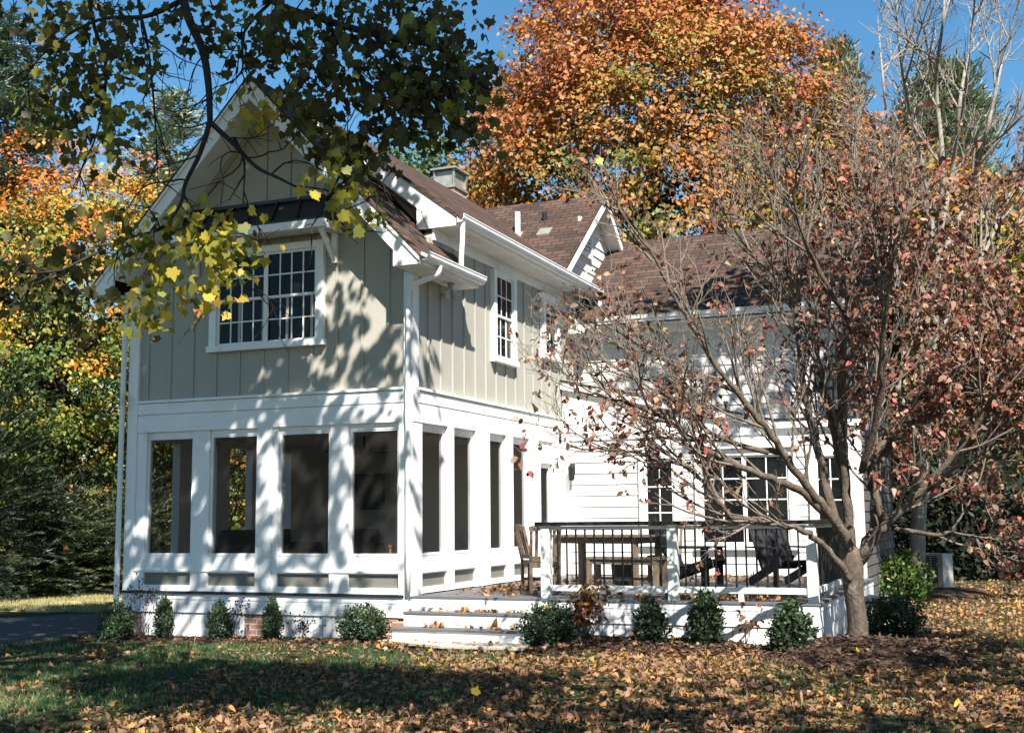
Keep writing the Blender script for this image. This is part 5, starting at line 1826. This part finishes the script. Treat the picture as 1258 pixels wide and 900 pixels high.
x0, y0, z0 = scatter(92000, -9, 9.5, -7.5, -0.4, GR)
pt = np.sin(x0*1.1-y0*1.7+1)+np.sin(x0*2.6+y0*1.3)+0.7*np.sin(x0*5+y0*6.1)
dn = 0.045+0.05*pt+0.72*sstep(-1.2, 3.0, x0)*(0.72+0.28*np.clip(pt, -1, 1.4))+0.16*sstep(-2.5, -5.5, y0)*0+0.04*sstep(0.2, 1.2, (-y0-3.0)/2.5)
k = GR.random(len(x0)) < np.clip(dn*0.9, 0.02, 0.85)
X1, Y1, Z1 = x0[k], y0[k], z0[k]
x0, y0, z0 = scatter(40000, 5.5, 15, -0.4, 24, GR)
k = GR.random(len(x0)) < np.where(y0 < 13, 0.85, 0.4)
X2, Y2, Z2 = x0[k], y0[k], z0[k]
# along the steps, the beds and on the mound
m = 900
X3 = np.concatenate([-0.2+2.1*GR.random(m//3), 1.9+3.4*GR.random(m//3), 4.7+2.0*GR.random(m//6), -5+4.6*GR.random(m//6)])
Y3 = np.concatenate([-0.62-0.35*GR.random(m//3), -0.15-0.8*GR.random(m//3), -1.2+1.9*GR.random(m//6)*0.6-0.1, -0.9+0.6*GR.random(m//6)])
ins = 1-np.clip(((X3-5.72)/1.08)**2+((Y3+0.25)/1.25)**2, 0, 1)
Z3 = gz(X3, Y3)+0.03+0.17*ins
k = (ins < 0.01) | (GR.random(len(X3)) < 0.25)
litter('fallen_leaves', np.concatenate([X1, X2, X3[k]]), np.concatenate([Y1, Y2, Y3[k]]), np.concatenate([Z1, Z2, Z3[k]]), GR)
# drive side and under the hedge, sparse
x0, y0, z0 = scatter(2500, -15, -5.2, 3.2, 9, GR)
litter('fallen_leaves', x0[:500], y0[:500], z0[:500], GR)
# on the deck and the treads
def heap(n, cx, cy, sx, sy):
    return cx+GR.normal(size=n)*sx, cy+GR.normal(size=n)*sy
XS, YS = [], []
for n, cx, cy, sx, sy in ((110, 0.85, 1.45, 0.22, 0.35), (60, 0.5, 2.3, 0.15, 0.6), (160, 3.2, 4.6, 1.0, 0.5), (130, 4.4, 0.7, 0.5, 0.35), (60, 2.7, 0.35, 0.5, 0.15), (90, 3.8, 0.25, 0.4, 0.1), (70, 1.2, 3.6, 0.6, 0.6), (160, 3.8, 5.3, 0.9, 0.25), (50, 0.9, 0.5, 0.5, 0.2)):
    a, c = heap(n, cx, cy, sx, sy)
    XS.append(a)
    YS.append(c)
XS, YS = np.concatenate(XS), np.concatenate(YS)
k = (XS > 0.06) & (XS < 5.25) & (YS > -0.04) & (YS < 5.8)
XS, YS = XS[k], YS[k]
ZS = np.full(len(XS), 0.572)
for n, cx, sx, yy, zz in ((50, 1.05, 0.35, -0.2, 0.392), (26, 0.55, 0.1, -0.44, 0.212), (30, 1.3, 0.35, -0.44, 0.212), (12, 0.4, 0.3, -0.2, 0.392)):
    a = np.clip(cx+GR.normal(size=n)*sx, 0.05, 1.8)
    XS, YS, ZS = np.concatenate([XS, a]), np.concatenate([YS, yy+GR.random(n)*0.14-0.02]), np.concatenate([ZS, np.full(n, zz)])
litter('deck_leaves', XS, YS, ZS, GR, 0.085, 0.5, 0.52)

# --- shredded bark on the beds
def chips(n, fx):
    x, y, z = fx(n)
    m = len(x)
    U = unit(GR.normal(size=(m, 3))*np.array([1, 1, 0.25]))
    N = unit(GR.normal(size=(m, 3))*0.5+np.array([0, 0, 1]))
    return np.stack([x, y, z+0.006+0.012*GR.random(m)], -1), U, N
def on_mound(n):
    a, q = GR.random(n)*6.283, GR.random(n)**0.5*1.08
    x, y = 5.72+1.08*q*np.cos(a), -0.25+1.25*q*np.sin(a)
    return x, y, gz(x, y)+0.035+0.17*np.clip(1-q**2, 0, 1)
def on_bed(n):
    x = np.concatenate([-5+4.8*GR.random(n//3), 1.9+3.6*GR.random(n-n//3)])
    y = -0.9+0.75*GR.random(n)
    return x, y, gz(x, y)+0.03
A = [chips(5200, on_mound), chips(4200, on_bed)]
P, U, N = [np.vstack([a[i] for a in A]) for i in range(3)]
CHIP = leaf_mat('bark chip', [(0.0, (0.028, 0.017, 0.012)), (0.6, (0.085, 0.052, 0.036)), (1.0, (0.19, 0.13, 0.095))], 0.0, 0.02)
tag(leaves('mulch_chips', NEEDLE*np.array([1, 2.2, 1]), P, U, N, 0.055*(0.4+1.0*GR.random(len(P))), GR.beta(1.6, 2.4, len(P)), CHIP), kind='stuff')

# --- leaves caught on the shrubs
m = 90
cc_ = np.array([(2.10, -0.42, 0.5), (3.36, -0.42, 0.52), (4.02, -0.42, 0.58), (5.02, -0.55, 0.55), (-0.5, -0.42, 0.42), (5.85, 2.2, 0.5), (5.35, 8.6, 0.8)])[GR.integers(0, 7, m)]
q = GR.normal(size=(m, 3))*np.array([0.13, 0.13, 0.07])
P = cc_+q-np.array([0, 0, 1.0])*(np.hypot(q[:, 0], q[:, 1])[:, None]*0.9)
tag(leaves('caught_leaves', CRUMPLE, P, rnd_dir(m, GR), GR.normal(size=(m, 3))*0.6+np.array([0, -0.4, 0.8]), 0.07*(0.6+0.6*GR.random(m)), 0.6+0.35*GR.random(m), FALLEN, curl=GR.normal(size=m)*1.5), kind='stuff')

# --- single leaves the photo shows: falling and stuck ones
def one_leaf(p, U, N, size, tint, label, group):
    o = leaves('maple_leaf', MAPLE, [np.zeros(3)], [U], [N], [size], [tint], FALLEN, curl=np.array([1.5]))
    o.location = p
    s = MB()
    d = -unit(U)*size
    s.tube([np.zeros(3), d*0.35+np.array([0, 0, -0.01]), d*0.7+np.array([0.01, 0, -0.02])], [0.0022, 0.002, 0.0018], 4)
    c = s.build('stalk', M['barkb'])
    c.parent = o
    return tag(o, label, 'leaf', group)
one_leaf(W(583, 852, 9.2), (0.45, -0.3, 0.8), (0.5, -0.8, 0.5), 0.085, 1.0, 'bright yellow maple leaf falling in front of the lawn, stalk down', 'falling maple leaves')
one_leaf(W(735, 195, 9.5), (0.5, 0, -0.8), (0.3, -1, 0.1), 0.07, 0.95, 'small yellow leaf falling in front of the big orange maple', 'falling maple leaves')

# --- far woods closing the view
r = np.random.default_rng(81)
n = 26000
az = -75+150*r.random(n)
dist = 62+26*r.random(n)
h = 12.0*r.random(n)**0.8*(0.75+0.25*np.sin(az*0.7)+0.2*np.sin(az*1.9))
P = np.stack([CAM[0]+dist*np.sin(np.radians(az-10)), CAM[1]+dist*np.cos(np.radians(az-10)), h], -1)
D = unit(CAM-P)
leaves_o = leaves('far_woods', RHOMB, P, r.normal(size=(n, 3)), D+r.normal(size=(n, 3))*0.6+np.array([0, 0, 0.4]), 0.9*(0.6+0.8*r.random(n)), 0.38+0.12*np.sin(az*0.9)+r.normal(size=n)*0.2, MAPLE_ORANGE)
tag(leaves_o, kind='stuff')
